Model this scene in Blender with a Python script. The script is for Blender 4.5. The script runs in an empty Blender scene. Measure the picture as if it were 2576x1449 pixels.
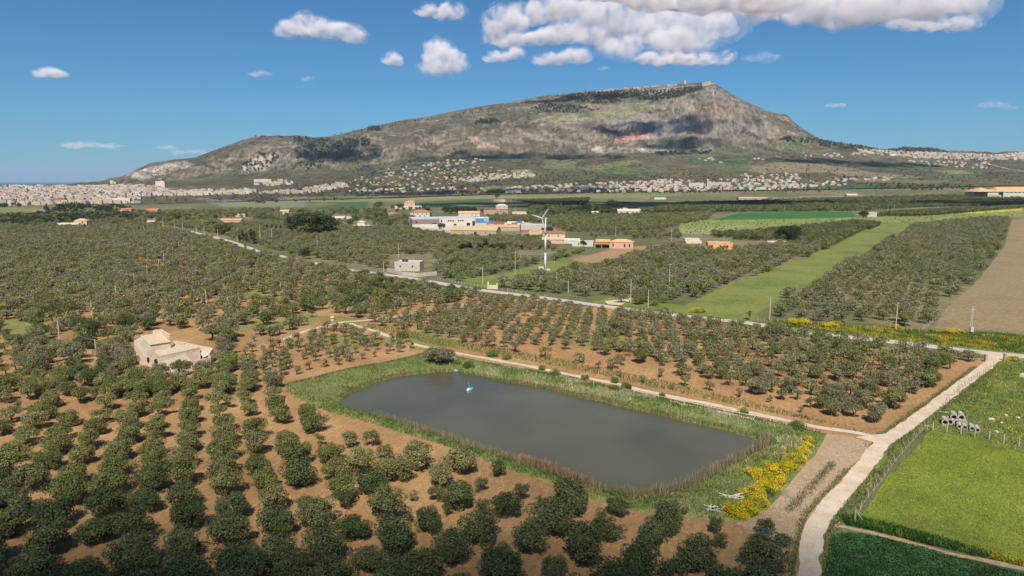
import bpy, math, random
import numpy as np
from mathutils import Vector, Matrix
from mathutils.geometry import tessellate_polygon
R = random.Random(7); NR = np.random.RandomState(7)
S = bpy.context.scene; COL = S.collection
# ---------------------------------------------------------------- camera, sky, sun
F, CX, CY, HZ = 1717.5, 1287.5, 724.5, 454.0      # photo measured on a 2575 px wide grid
PITCH = math.atan((CY-HZ)/F); CP, SP = math.cos(PITCH), math.sin(PITCH); CAMZ = 50.0
cd = bpy.data.cameras.new('camera'); cam = bpy.data.objects.new('camera', cd); COL.objects.link(cam)
cam.location = (0, 0, CAMZ); cam.rotation_euler = (math.pi/2-PITCH, 0, 0)
cd.sensor_width = 36; cd.lens = 36*F/2575; cd.clip_start = 1; cd.clip_end = 90000
S.camera = cam
SUN_EL, SUN_AZ = math.radians(50), math.radians(2)   # sun behind the camera, a touch to the left
SUNV = Vector((-math.sin(SUN_AZ)*math.cos(SUN_EL), -math.cos(SUN_AZ)*math.cos(SUN_EL), math.sin(SUN_EL)))  # towards the sun
w = bpy.data.worlds.new('World'); S.world = w; w.use_nodes = True
nt = w.node_tree; bg = nt.nodes['Background']
sky = nt.nodes.new('ShaderNodeTexSky'); sky.sky_type = 'NISHITA'; sky.sun_disc = False
sky.sun_elevation = SUN_EL; sky.sun_rotation = math.pi+SUN_AZ
sky.altitude = 100; sky.air_density = 1.0; sky.dust_density = 0.35; sky.ozone_density = 3.0
tint = nt.nodes.new('ShaderNodeMixRGB'); tint.blend_type = 'MULTIPLY'; tint.inputs[0].default_value = 1; tint.inputs[2].default_value = (.262, .575, .79, 1)
nt.links.new(sky.outputs[0], tint.inputs[1]); nt.links.new(tint.outputs[0], bg.inputs[0]); bg.inputs[1].default_value = 0.088
sl = bpy.data.lights.new('sun', 'SUN'); sl.energy = 5.0; sl.angle = math.radians(0.5); sl.color = (1, .915, .785)
so = bpy.data.objects.new('sun', sl); COL.objects.link(so); so.rotation_euler = SUNV.to_track_quat('Z', 'Y').to_euler()
S.view_settings.view_transform = 'Standard'; S.view_settings.look = 'None'
S.view_settings.exposure = 0.3; S.view_settings.gamma = 1
c = S.cycles; c.max_bounces = 9; c.diffuse_bounces = 2; c.glossy_bounces = 2; c.transmission_bounces = 2
c.transparent_max_bounces = 12; c.volume_bounces = 8; c.use_denoising = True
# ---------------------------------------------------------------- pixel <-> world
def W(x, y, z=0.0):
    """photo point -> world point on the plane z"""
    dx, dy = (x-CX)/F, (CY-y)/F
    d = (dx, CP+dy*SP, -SP+dy*CP); t = (z-CAMZ)/d[2]
    return Vector((d[0]*t, d[1]*t, z))
def pix(X, Y, Z):
    dz = Z-CAMZ; dep = Y*CP-dz*SP; up = Y*SP+dz*CP
    dep = np.where(np.abs(dep) < 1e-3, 1e-3, dep)
    return CX+F*X/dep, CY-F*up/dep
def uslope(x, y):
    dx, dy = (x-CX)/F, (CY-y)/F; k = CP+dy*SP
    return dx/k, (-SP+dy*CP)/k
# ---------------------------------------------------------------- noise (numpy)
_T = np.random.RandomState(3).rand(512, 512)
def vnoise(x, y):
    xi, yi = np.floor(x).astype(int), np.floor(y).astype(int); fx, fy = x-xi, y-yi
    fx = fx*fx*(3-2*fx); fy = fy*fy*(3-2*fy)
    a, b = _T[xi % 512, yi % 512], _T[(xi+1) % 512, yi % 512]
    c_, d = _T[xi % 512, (yi+1) % 512], _T[(xi+1) % 512, (yi+1) % 512]
    return (a*(1-fx)+b*fx)*(1-fy)+(c_*(1-fx)+d*fx)*fy
def fbm(x, y, o=4):
    s = 0; a = .5; t = 0
    for i in range(o):
        s = s+a*vnoise(x*2**i+17.3*i, y*2**i+5.1*i); t += a; a *= .5
    return s/t
def ridged(x, y, o=4):
    s = 0; a = .5; t = 0
    for i in range(o):
        s = s+a*(1-abs(2*vnoise(x*2**i+9.7*i, y*2**i+3.3*i)-1)); t += a; a *= .5
    return s/t
def inpoly(px, py, poly):
    r = np.zeros(np.shape(px), bool); n = len(poly)
    for i in range(n):
        x1, y1 = poly[i]; x2, y2 = poly[(i+1) % n]
        if y1 == y2: continue
        m = ((y1 > py) != (y2 > py)) & (px < (x2-x1)*(py-y1)/(y2-y1)+x1)
        r ^= m
    return r
# ---------------------------------------------------------------- terrain
LA = [(-300,519),(0,519),(350,516),(620,506),(900,499),(1300,487),(1700,481),(2000,477),(2300,472),(2575,466),(2900,462)]
LB = [(-300,492),(0,490),(250,484),(400,474),(600,466),(760,462),(900,462),(1100,460),(1300,458),(1500,458),(1800,455),(2000,450),(2300,446),(2575,440),(2900,438)]
LC = [(-300,470),(0,469),(250,466),(290,464),(400,458),(520,452),(640,440),(740,433),(900,418),(1050,405),(1200,390),(1300,390),(1500,386),(1620,382),(1750,386),(1850,385),(1980,382),(2100,392),(2300,408),(2575,412),(2900,415)]
LD = [(-300,467.5),(0,467),(250,464.5),(300,452),(380,428),(460,415),(560,392),(640,372),(720,360),(800,365),(900,348),(1000,340),(1100,328),(1200,318),(1330,304),(1450,296),(1540,289),(1620,270),(1700,250),(1770,228),(1800,222),(1850,254),(1930,298),(1985,322),(2040,352),(2100,371),(2200,382),(2300,388),(2575,394),(2900,396)]
LR = [(-300,466.5),(0,466),(240,463),(290,455),(320,440),(350,423),(380,410),(440,401),(490,397),(520,385),(560,370),(610,352),(640,344),(700,343),(745,340),(790,346),(840,342),(880,331),(930,320),(1000,305),(1060,296),(1130,282),(1200,269),(1290,256),(1340,246),(1370,240),(1440,235),(1480,229),(1540,225),(1600,220),(1650,216),(1700,211),(1745,209),(1762,208),(1766,206),(1795,206),(1800,214),(1815,224),(1850,242),(1890,262),(1930,280),(1975,287),(1983,292),(1990,301),(2015,322),(2050,345),(2080,355),(2120,361),(2160,366),(2200,373),(2240,376),(2270,371),(2340,372),(2385,384),(2440,387),(2500,388),(2575,381),(2900,380)]
YA, YB = 2600., 3100.
def YC(u): return np.interp(u, [-.9, -.62, -.5, -.3, 0, .4, .9], [3600, 3450, 3450, 3600, 3800, 3900, 3900])
def YD(u): return YC(u)+np.interp(u, [-.9, -.62, -.5, -.3, 0, .4, .9], [450, 150, 200, 300, 330, 350, 500])
def YR(u): return YD(u)+np.interp(u, [-.9, -.62, -.5, -.3, 0, .25, .33, .5, .9], [450, 200, 250, 300, 550, 450, 250, 500, 900])
def lineZ(L, u, Y):
    us = np.array([uslope(*p)[0] for p in L]); ss = np.array([uslope(*p)[1] for p in L])
    return CAMZ+Y*np.interp(u, us, ss)
def Hraw(u, Y):
    yc, yd, yr = YC(u), YD(u), YR(u)
    za, zb = lineZ(LA, u, YA), lineZ(LB, u, YB)
    zc, zd, zr = lineZ(LC, u, yc), lineZ(LD, u, yd), lineZ(LR, u, yr)
    Z = np.zeros_like(u+Y)
    def seg(Y0, z0, Y1, z1, p=1.0):
        t = np.clip((Y-Y0)/(Y1-Y0), 0, 1)
        m = (Y >= Y0) & (Y < Y1)
        return m, z0+(z1-z0)*t**p
    for (a, b, c_, d, p) in ((1250., 0., YA, za, 1.25), (YA, za, YB, zb, 1), (YB, zb, yc, zc, 1.15), (yc, zc, yd, zd, 1), (yd, zd, yr, zr, 1), (yr, zr, yr+700, zr-170-.05*zr, 1), (yr+700, zr-170-.05*zr, yr+3000, -120, 1)):
        m, z = seg(a, b, c_, d, p); Z = np.where(m, z, Z)
    return np.where(Y >= yr+3000, -120, Z)
def relief(X, Y, u):
    yc, yd, yr = YC(u), YD(u), YR(u)
    cliff = np.clip(1-abs(Y-(yc+yd)/2)/((yd-yc)*.75), 0, 1)
    up = np.clip((Y-yc)/(yd-yc), 0, 1); foot = np.clip((Y-2750)/500, 0, 1)
    n1 = ridged(X/210., Y/330., 4)-.5; n2 = ridged(X/60.+40, Y/110., 3)-.5; n3 = fbm(X/700., Y/600., 3)-.5
    taper = np.clip(abs(Y-yr)/160, .12, 1); left = np.clip((u+.66)/.08, 0, 1)
    amp = (cliff*62+up*26+foot*8)
    mid = np.clip((yr-Y)/200, 0, 1)*np.clip((u+.64)/.05, 0, 1)
    return taper*left*(amp*n1+amp*.4*n2)+foot*n3*22*taper*mid*np.clip((Y-3000)/400, 0, 1)
NU, NY = 1500, 300
MU = np.linspace(-1.0, 1.0, NU)
MY = np.concatenate([np.linspace(2600, 5400, 262), np.linspace(5450, 8200, NY-262)])
gu, gy = np.meshgrid(MU, MY, indexing='ij')
MZ = Hraw(gu, gy)
k = np.array([1, 2, 3, 2, 1])/9.
P_ = np.pad(MZ, ((0, 0), (2, 2)), mode='edge'); SM = sum(k[i]*P_[:, i:i+NY] for i in range(5))
near = np.clip(abs(gy-YR(gu))/40, 0, 1); MZ = MZ*(1-near)+SM*near
MZ = MZ+relief(gu*gy, gy, gu)
def H(x, y):
    x = np.asarray(x, float); y = np.asarray(y, float)
    yy = np.maximum(y, 1.0); u = np.clip(x/yy, -.999, .999)
    near_ = Hraw(u, np.minimum(yy, 2599.9))
    fi = (u+1)/2*(NU-1); i = np.clip(fi.astype(int), 0, NU-2); fu = fi-i
    fj = np.interp(y, MY, np.arange(NY)); j = np.clip(fj.astype(int), 0, NY-2); fv = fj-j
    far = (MZ[i, j]*(1-fu)+MZ[i+1, j]*fu)*(1-fv)+(MZ[i, j+1]*(1-fu)+MZ[i+1, j+1]*fu)*fv
    return np.where(y < 2600, near_, far)
_YS = np.concatenate([np.linspace(1200, 5600, 1200)])
def G(x, y):
    """photo point -> world point on the terrain (first hit)"""
    if y > HZ+6:
        p = W(x, y)
        if p.y < 1200: return p
    u, s = uslope(x, y)
    z = H(u*_YS, _YS); ray = CAMZ+_YS*s
    hit = np.nonzero(z >= ray)[0]
    i = hit[0] if len(hit) else int(np.argmax(z-ray))
    Y = _YS[i]
    return Vector((u*Y, Y, float(z[i])))
# ---------------------------------------------------------------- objects
def tag(o, label=None, cat=None, group=None, kind=None):
    if label: o['label'] = label
    if cat: o['category'] = cat
    if group: o['group'] = group
    if kind: o['kind'] = kind
    return o
def link(name, me, mat=None, parent=None):
    o = bpy.data.objects.new(name, me); COL.objects.link(o)
    if mat is not None and me is not None and not me.materials: me.materials.append(mat)
    if parent is not None: o.parent = parent
    return o
def empty(name, loc, rz=0):
    o = bpy.data.objects.new(name, None); COL.objects.link(o); o.location = loc; o.rotation_euler = (0, 0, rz); o.empty_display_size = .1
    return o
def npmesh(name, V, Fc, smooth=False, col=None, corner=None):
    """V (n,3), Fc (m,k) same-size faces"""
    V = np.asarray(V, np.float32); Fc = np.asarray(Fc, np.int32); m, kk = Fc.shape
    me = bpy.data.meshes.new(name)
    me.vertices.add(len(V)); me.vertices.foreach_set('co', V.ravel())
    me.loops.add(m*kk); me.loops.foreach_set('vertex_index', Fc.ravel())
    me.polygons.add(m); me.polygons.foreach_set('loop_start', np.arange(0, m*kk, kk, dtype=np.int32))
    me.polygons.foreach_set('loop_total', np.full(m, kk, np.int32))
    if smooth: me.polygons.foreach_set('use_smooth', np.ones(m, bool))
    me.update(calc_edges=True)
    if col is not None:
        a = me.color_attributes.new('Col', 'FLOAT_COLOR', 'POINT'); cc = np.ones((len(V), 4), np.float32); cc[:, :3] = col
        a.data.foreach_set('color', cc.ravel())
    return me
def grid_faces(n, m):
    i, j = np.meshgrid(np.arange(n-1), np.arange(m-1), indexing='ij'); a = (i*m+j).ravel()
    return np.stack([a, a+m, a+m+1, a+1], 1)
class MB:
    """collects shapes into one mesh"""
    def __init__(s): s.v = []; s.f = []
    def add(s, vs, fs):
        b = len(s.v); s.v += [tuple(v) for v in vs]; s.f += [tuple(b+i for i in f) for f in fs]; return s
    def box(s, c, d, rz=0, mt=None):
        x, y, z = d[0]/2, d[1]/2, d[2]/2
        M = Matrix.Translation(c) @ Matrix.Rotation(rz, 4, 'Z')
        if mt is not None: M = mt @ M
        vs = [M @ Vector(p) for p in ((-x,-y,-z),(x,-y,-z),(x,y,-z),(-x,y,-z),(-x,-y,z),(x,-y,z),(x,y,z),(-x,y,z))]
        return s.add(vs, [(0,3,2,1),(4,5,6,7),(0,1,5,4),(1,2,6,5),(2,3,7,6),(3,0,4,7)])
    def tube(s, pts, rad, n=8, cap=True):
        pts = [Vector(p) for p in pts]; rings = []; rad = rad if isinstance(rad, (list, tuple)) else [rad]*len(pts)
        for i, p in enumerate(pts):
            d = (pts[min(i+1, len(pts)-1)]-pts[max(i-1, 0)]).normalized()
            a = d.orthogonal().normalized() if i == 0 else (a-d*a.dot(d)).normalized()
            b = d.cross(a)
            rings.append([p+(a*math.cos(t)+b*math.sin(t))*rad[i] for t in [2*math.pi*q/n for q in range(n)]])
        vs = [v for r in rings for v in r]; fs = []
        for i in range(len(pts)-1):
            for q in range(n): fs.append((i*n+q, i*n+(q+1) % n, (i+1)*n+(q+1) % n, (i+1)*n+q))
        if cap: fs += [tuple(range(n-1, -1, -1)), tuple((len(pts)-1)*n+q for q in range(n))]
        return s.add(vs, fs)
    def prism(s, poly, z0, z1):
        n = len(poly); vs = [(p[0], p[1], z0) for p in poly]+[(p[0], p[1], z1) for p in poly]
        return s.add(vs, [tuple(range(n-1, -1, -1)), tuple(range(n, 2*n))]+[(i, (i+1) % n, n+(i+1) % n, n+i) for i in range(n)])
    def build(s, name, mat=None, parent=None, smooth=False):
        me = bpy.data.meshes.new(name); me.from_pydata(s.v, [], s.f); me.update()
        if smooth: me.polygons.foreach_set('use_smooth', [True]*len(me.polygons))
        return link(name, me, mat, parent)
def cptree(o, parent=None):
    c_ = o.copy(); COL.objects.link(c_); c_.parent = parent
    for ch in o.children: cptree(ch, c_)
    return c_
_W1 = 'first second third fourth fifth sixth seventh eighth ninth tenth eleventh twelfth thirteenth fourteenth fifteenth sixteenth seventeenth eighteenth nineteenth'.split()
def ordi(n):
    if n < 20: return _W1[n-1]
    if n < 100:
        t_ = ['twenty', 'thirty', 'forty', 'fifty', 'sixty', 'seventy', 'eighty', 'ninety'][n//10-2]; return t_+'-'+_W1[n % 10-1] if n % 10 else t_[:-1]+'ieth'
    s = {1: 'st', 2: 'nd', 3: 'rd'}.get(n % 10 if n % 100 not in (11, 12, 13) else 0, 'th'); return f'{n}{s}'
# ---------------------------------------------------------------- materials
class NT:
    def __init__(s, name):
        s.m = bpy.data.materials.new(name); s.m.use_nodes = True; s.t = s.m.node_tree; s.b = s.t.nodes['Principled BSDF']; s.o = s.t.nodes['Material Output']
        s.b.inputs['Specular IOR Level'].default_value = 0.2; s.b.inputs['Roughness'].default_value = .85
    def n(s, t, **k):
        nd = s.t.nodes.new('ShaderNode'+t)
        for a, v in k.items():
            if a.startswith('i_'):
                key = a[2:]; key = int(key) if key.isdigit() else key
                nd.inputs[key].default_value = v
            else: setattr(nd, a, v)
        return nd
    def l(s, a, b): s.t.links.new(a, b)
    def coords(s, kind='Object'): return s.n('TexCoord').outputs[kind]
    def noise(s, scale, detail=4, rough=.55, vec=None, stretch=None):
        v = vec if vec is not None else s.coords()
        if stretch:
            mp = s.n('Mapping'); mp.inputs['Scale'].default_value = stretch; s.l(v, mp.inputs[0]); v = mp.outputs[0]
        nn = s.n('TexNoise'); nn.inputs['Scale'].default_value = scale; nn.inputs['Detail'].default_value = detail; nn.inputs['Roughness'].default_value = rough
        s.l(v, nn.inputs['Vector']); return nn.outputs['Fac']
    def ramp(s, fac, stops):
        r = s.n('ValToRGB'); e = r.color_ramp.elements
        for i, (p, cc) in enumerate(stops):
            el = e[i] if i < 2 else e.new(p)
            el.position = p; el.color = (*cc, 1) if len(cc) == 3 else cc
        s.l(fac, r.inputs[0]); return r.outputs[0]
    def mix(s, a, b, fac, mode='MIX'):
        mx = s.n('MixRGB', blend_type=mode)
        for i, v in ((0, fac), (1, a), (2, b)):
            if isinstance(v, (int, float)): mx.inputs[i].default_value = v
            elif isinstance(v, (tuple, list)): mx.inputs[i].default_value = (*v, 1)
            else: s.l(v, mx.inputs[i])
        return mx.outputs[0]
    def base(s, v): s.l(v, s.b.inputs['Base Color'])
    def bump(s, fac, dist, strength=1.0):
        b = s.n('Bump'); b.inputs['Distance'].default_value = dist; b.inputs['Strength'].default_value = strength
        s.l(fac, b.inputs['Height']); s.l(b.outputs[0], s.b.inputs['Normal'])
LEAFK = 1.5
def g3(v): return (v, v, v)
def plain(name, col, var=.25, scale=1.5, rough=.85, bump=0, metal=0):
    m = NT(name); n1 = m.noise(scale, 5, .6)
    r = m.ramp(n1, [(.3, g3(1-var)), (.7, g3(1+var*.4))])
    m.base(m.mix((*col,), r, 1.0, 'MULTIPLY')); m.b.inputs['Roughness'].default_value = rough; m.b.inputs['Metallic'].default_value = metal
    if bump: m.bump(n1, bump)
    return m.m
def vcol_mat(name, scales, amp=.35, bump=0):
    m = NT(name); a = m.n('VertexColor', layer_name='Col').outputs[0]
    n1 = m.noise(scales[0], 6, .65); n2 = m.noise(scales[1], 6, .7)
    r1 = m.ramp(n1, [(.3, g3(1-amp)), (.7, g3(1+amp))]); r2 = m.ramp(n2, [(.3, g3(1-amp*.7)), (.7, g3(1+amp*.7))])
    m.base(m.mix(m.mix(a, r1, 1, 'MULTIPLY'), r2, 1, 'MULTIPLY'))
    if bump: m.bump(n2, bump)
    return m
def soil_nodes(m):
    """stony reddish-brown farm soil"""
    n1 = m.noise(.05, 5, .6); n2 = m.noise(2.2, 6, .75); n3 = m.noise(.6, 4, .6)
    cA = m.ramp(n1, [(.32, (.27, .148, .066)), (.5, (.365, .205, .09)), (.68, (.455, .272, .125))])
    cA = m.mix(cA, m.ramp(n2, [(.3, g3(.68)), (.72, g3(1.28))]), 1, 'MULTIPLY')
    cA = m.mix(cA, m.ramp(n3, [(.3, g3(.85)), (.7, g3(1.12))]), 1, 'MULTIPLY')
    wv = m.n('TexWave'); wv.inputs['Scale'].default_value = .22; wv.inputs['Distortion'].default_value = 3.5; wv.inputs['Detail'].default_value = 4; wv.inputs['Detail Scale'].default_value = 2.5
    mp_ = m.n('Mapping'); mp_.inputs['Rotation'].default_value = (0, 0, math.radians(20)); m.l(m.coords(), mp_.inputs[0]); m.l(mp_.outputs[0], wv.inputs['Vector'])
    cA = m.mix(cA, m.ramp(wv.outputs['Fac'], [(.1, g3(.92)), (.5, g3(1.03))]), 1, 'MULTIPLY')
    vo = m.n('TexVoronoi'); vo.inputs['Scale'].default_value = 1.1; m.l(m.coords(), vo.inputs['Vector'])
    st = m.ramp(vo.outputs['Distance'], [(.10, g3(.8)), (.16, g3(0))])
    cA = m.mix(cA, (.5, .44, .34), st)
    gr = m.noise(.35, 7, .8)
    return m.mix(cA, (.20, .185, .075), m.ramp(gr, [(.50, g3(0)), (.62, g3(.65))])), n2
def leafmat(name, cols, trans=.32):
    cols = [tuple(min(.9, v*LEAFK) for v in c_) for c_ in cols]
    m = NT(name); oi = m.n('ObjectInfo').outputs['Random']; ge = m.n('NewGeometry').outputs['Random Per Island']
    c1 = m.ramp(oi, [(0, cols[0]), (.5, cols[1]), (1, cols[2])])
    c2 = m.ramp(ge, [(0, g3(.62)), (.6, g3(1.0)), (1, g3(1.55))])
    c3 = m.mix(c1, c2, 1, 'MULTIPLY')
    vc = m.n('VertexColor', layer_name='Col').outputs[0]; c3 = m.mix(c3, vc, 1, 'MULTIPLY')
    m.base(c3); m.b.inputs['Roughness'].default_value = .65; m.b.inputs['Specular IOR Level'].default_value = .15
    tr = m.n('BsdfTranslucent'); m.l(c3, tr.inputs[0]); ms = m.n('MixShader'); ms.inputs[0].default_value = trans
    m.l(m.b.outputs[0], ms.inputs[1]); m.l(tr.outputs[0], ms.inputs[2]); m.l(ms.outputs[0], m.o.inputs[0])
    return m.m
# ---------------------------------------------------------------- field patches of the far country (traced on the photo, baked where they lie)
GREEN, DKGREEN, YGREEN, TAN, SOIL, OLIVE, WOOD, GREY = (.105,.145,.055), (.05,.105,.045), (.19,.20,.08), (.27,.215,.125), (.30,.18,.10), (.125,.13,.058), (.05,.062,.035), (.20,.18,.15)
PATCH = [
 ([(858,510),(928,508),(922,527),(800,528),(793,523)], DKGREEN), ([(1045,510),(1235,499),(1240,505),(1208,512),(1070,524)], DKGREEN),
 ([(700,496),(858,493),(1235,490),(1715,486),(1715,497),(1490,501),(1290,499),(1050,505),(858,508),(700,508)], YGREEN),
 ([(840,500),(1100,496),(1300,494),(1300,498),(1000,503)], TAN),
 ([(1288,504),(1485,499),(1474,516),(1375,518)], (.22,.19,.13)),
 ([(0,523),(130,524),(260,531),(0,536)], YGREEN), ([(60,527),(200,528),(230,536),(90,538)], TAN),
 ([(480,497),(560,520),(760,520),(780,500),(640,505)], GREY), ([(540,513),(700,513),(790,517),(690,523),(560,519)], YGREEN),
 ([(1716,512),(2050,504),(2340,500),(2575,505),(2575,520),(2300,522),(1950,532),(1600,532)], (.075,.085,.045)),
 ([(1716,555),(2217,545),(2317,545),(2573,522),(2573,542),(2300,559),(2217,562),(1870,575),(1790,600),(1700,588)], (.21,.245,.07)),
 ([(2417,538),(2440,533),(2575,519),(2575,529),(2460,537)], (.48,.40,.04)), ([(1716,575),(1800,570),(1900,566),(1860,573),(1780,592),(1705,586)], (.26,.27,.12)),
 ([(1940,497),(2200,490),(2500,498),(2400,506),(2050,508),(1940,509)], TAN), ([(1640,495),(1760,492),(1850,500),(1860,508),(1640,506)], OLIVE),
 ([(1720,462),(2110,466),(2210,464),(2200,472),(2100,476),(1800,472)], GREEN), ([(2110,466),(2230,464),(2200,475),(2110,475)], DKGREEN),
 ([(1360,405),(1420,400),(1450,408),(1440,423),(1370,425)], (.16,.18,.08)), ([(1440,424),(1560,405),(1600,403),(1620,410),(1500,428)], (.18,.19,.08)),
 ([(1500,428),(1560,418),(1640,424),(1680,432),(1600,440),(1510,438)], GREEN), ([(1716,380),(1760,385),(1900,386),(1880,394),(1720,392)], GREEN),
 ([(1940,366),(1990,361),(2040,365),(2060,373),(1980,374)], GREEN), ([(1720,402),(1880,404),(1880,412),(1740,415)], DKGREEN),
 ([(1860,420),(1960,408),(2050,412),(2120,424),(2180,428),(2080,434),(1900,434)], (.24,.20,.12)), ([(2010,412),(2120,420),(2200,432),(2330,446),(2280,450),(2100,440)], (.23,.20,.12)),
 ([(1800,420),(1880,412),(1890,426),(1800,428)], GREEN), ([(2200,404),(2350,418),(2480,430),(2460,440),(2330,430),(2210,412)], GREEN),
 ([(2330,440),(2430,434),(2480,448),(2400,452)], GREEN), ([(2350,430),(2420,428),(2450,436),(2400,438)], TAN), ([(2140,448),(2290,452),(2420,456),(2300,462),(2150,458)], (.19,.19,.09)),
 ([(1500,466),(1720,462),(1700,470),(1500,474)], (.13,.13,.06)), ([(960,462),(1010,458),(1060,463),(1000,470)], (.2,.21,.07)), ([(1290,427),(1330,426),(1340,434),(1290,436)], (.25,.25,.06)),
 ([(1200,470),(1270,466),(1330,472),(1290,480),(1210,480)], (.2,.22,.07)), ([(950,500),(1100,484),(1180,486),(1120,494)], (.14,.15,.06)),
]
MPATCH = [  # woods and bare rock on the mountain
 ([(735,345),(800,349),(850,352),(905,385),(925,395),(905,412),(850,405),(800,395),(770,376),(738,362)], (.055,.07,.045)),
 ([(742,380),(790,372),(820,400),(800,430),(770,432),(748,410)], (.10,.11,.09)),
 ([(925,320),(955,319),(955,330),(927,330)], WOOD), ([(858,350),(930,348),(930,368),(880,372)], (.08,.09,.05)),
 ([(1040,396),(1180,392),(1250,392),(1270,405),(1190,410),(1050,406)], (.07,.08,.055)), ([(1200,302),(1250,300),(1260,312),(1190,316)], (.075,.085,.05)),
 ([(1340,270),(1370,262),(1400,265),(1480,270),(1510,276),(1470,285),(1400,284),(1350,285)], (.07,.08,.055)),
 ([(1440,236),(1560,230),(1640,226),(1600,243),(1560,258),(1500,262),(1450,256),(1410,246)], (.065,.075,.05)),
 ([(1590,236),(1650,230),(1740,220),(1768,218),(1765,228),(1700,246),(1640,255),(1600,250)], (.06,.075,.045)),
 ([(1600,225),(1720,213),(1755,214),(1700,232),(1620,240)], (.22,.20,.17)),
 ([(1300,300),(1400,288),(1540,280),(1600,262),(1680,250),(1660,268),(1560,294),(1420,304)], (.15,.15,.085)),
 ([(1180,345),(1200,340),(1220,356),(1250,372),(1240,380),(1215,374),(1190,360)], (.27,.185,.14)),
 ([(1545,345),(1570,325),(1620,318),(1650,330),(1640,345),(1600,352),(1550,360)], (.31,.18,.135)), ([(1560,352),(1590,330),(1600,345),(1575,360)], (.33,.19,.14)),
 ([(1510,340),(1530,308),(1580,292),(1650,288),(1690,310),(1720,340),(1740,352),(1700,352),(1640,345),(1570,318),(1540,345)], (.145,.125,.12)),
 ([(1650,350),(1700,340),(1745,345),(1735,372),(1680,378),(1650,372)], (.05,.06,.045)),
 ([(1485,380),(1500,368),(1560,368),(1640,372),(1690,376),(1640,384),(1500,386)], (.30,.27,.22)),
 ([(330,440),(380,418),(470,405),(500,412),(440,430),(360,455)], (.31,.28,.24)), ([(600,420),(640,395),(690,380),(700,400),(660,430),(620,440)], (.27,.235,.195)),
 ([(1640,384),(1700,382),(1790,380),(1780,388),(1650,393)], (.06,.07,.045)), ([(2050,348),(2110,360),(2200,372),(2190,384),(2110,378),(2060,368)], (.07,.08,.05)),
 ([(2225,380),(2270,371),(2340,372),(2385,384),(2380,390),(2240,388)], (.08,.09,.06)), ([(1980,345),(2060,352),(2040,362),(1960,356)], (.09,.10,.06)),
 ([(1850,378),(1900,372),(1960,378),(1940,386),(1860,386)], (.09,.10,.065)), ([(900,420),(1000,412),(1180,405),(1180,425),(1000,435),(900,432)], (.10,.11,.065)),
]
def bake(X, Y, Z, col, patches, wob=2.5, soft=True):
    px, py = pix(X, Y, Z)
    qx = px+(fbm(X/60., Y/160., 3)-.5)*wob*8; qy = py+(fbm(X/50.+9, Y/120.+4, 3)-.5)*wob
    for poly, cc in patches:
        m = inpoly(qx, qy, poly); col[m] = col[m]*.12+np.array(cc)*.88
    return px, py
# ---------------------------------------------------------------- ground sheet
NW, NR_ = 1300, 720
wv = np.linspace(-1.15, 1.15, NW)
iy = np.linspace(1/55., 1/2604., NR_-14); yv = np.concatenate([np.linspace(-140, 45, 14), 1/iy])
gw, gY = np.meshgrid(wv, yv, indexing='ij'); gX = gw*(gY+150)
gZ = H(gX, gY); gZ[:, -1] -= 3
POND = [(850,1012),(866,1000),(900,982),(950,962),(1000,949),(1058,941),(1120,936),(1158,936),(1205,944),(1275,962),(1310,966),(1380,980),(1460,1001),(1540,1018),(1594,1031),(1660,1045),(1717,1059),(1770,1070),(1817,1081),(1870,1096),(1914,1107),(1921,1116),(1900,1132),(1870,1148),(1817,1178),(1770,1200),(1717,1222),(1690,1236),(1661,1246),(1600,1250),(1550,1246),(1494,1234),(1450,1218),(1400,1198),(1350,1180),(1276,1158),(1200,1134),(1126,1109),(1060,1086),(992,1062),(920,1040),(870,1026)]
BANK = [(716,964),(800,945),(880,925),(960,912),(1030,896),(1060,888),(1085,872),(1140,882),(1225,899),(1300,912),(1358,922),(1450,938),(1525,956),(1620,979),(1717,1001),(1763,1009),(1860,1030),(1978,1055),(2046,1073),(2080,1088),(2070,1110),(2050,1140),(2010,1190),(1960,1250),(1910,1300),(1850,1318),(1780,1308),(1700,1298),(1600,1286),(1540,1270),(1450,1245),(1380,1216),(1300,1188),(1200,1150),(1120,1122),(1000,1085),(900,1055),(830,1036),(760,1006),(725,985)]
BANK = [(x, y+(12 if 1130 < x < 2050 and y < 1074 else 0)) for x, y in BANK]
PW = [W(*p) for p in POND]; BW = [W(*p) for p in BANK]
PC = sum(PW, Vector((0, 0, 0)))/len(PW)
pw2 = [(p.x, p.y) for p in PW]
def radial(poly, th):
    cx_, cy_ = PC.x, PC.y; best = 0
    dx, dy = math.cos(th), math.sin(th)
    for i in range(len(poly)):
        x1, y1 = poly[i]; x2, y2 = poly[(i+1) % len(poly)]
        ex, ey = x2-x1, y2-y1; den = dx*ey-dy*ex
        if abs(den) < 1e-9: continue
        t = ((x1-cx_)*ey-(y1-cy_)*ex)/den; s_ = ((x1-cx_)*dy-(y1-cy_)*dx)/den
        if t > 0 and -1e-6 <= s_ <= 1+1e-6: best = max(best, t)
    return best
MIDP = []
for i_ in range(200):
    th_ = 2*math.pi*i_/200; a_ = radial(pw2, th_); b_ = max(radial([(p.x, p.y) for p in BW], th_), a_+1.5); r_ = a_+(b_-a_)*.5; MIDP.append((PC.x+r_*math.cos(th_), PC.y+r_*math.sin(th_)))
inner = [(PC.x+(p.x-PC.x)*1.01, PC.y+(p.y-PC.y)*1.01) for p in PW]
gZ[inpoly(gX, gY, MIDP)] -= 2.6
X, Y, Z = gX.ravel(), gY.ravel(), gZ.ravel()
n_ = fbm(X/90., Y/140., 4); gc = np.zeros((len(X), 4), np.float32)
gc[:, :3] = np.array(OLIVE)*(1+.5*(n_-.5))[:, None]; gc[:, 3] = 1
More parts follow.
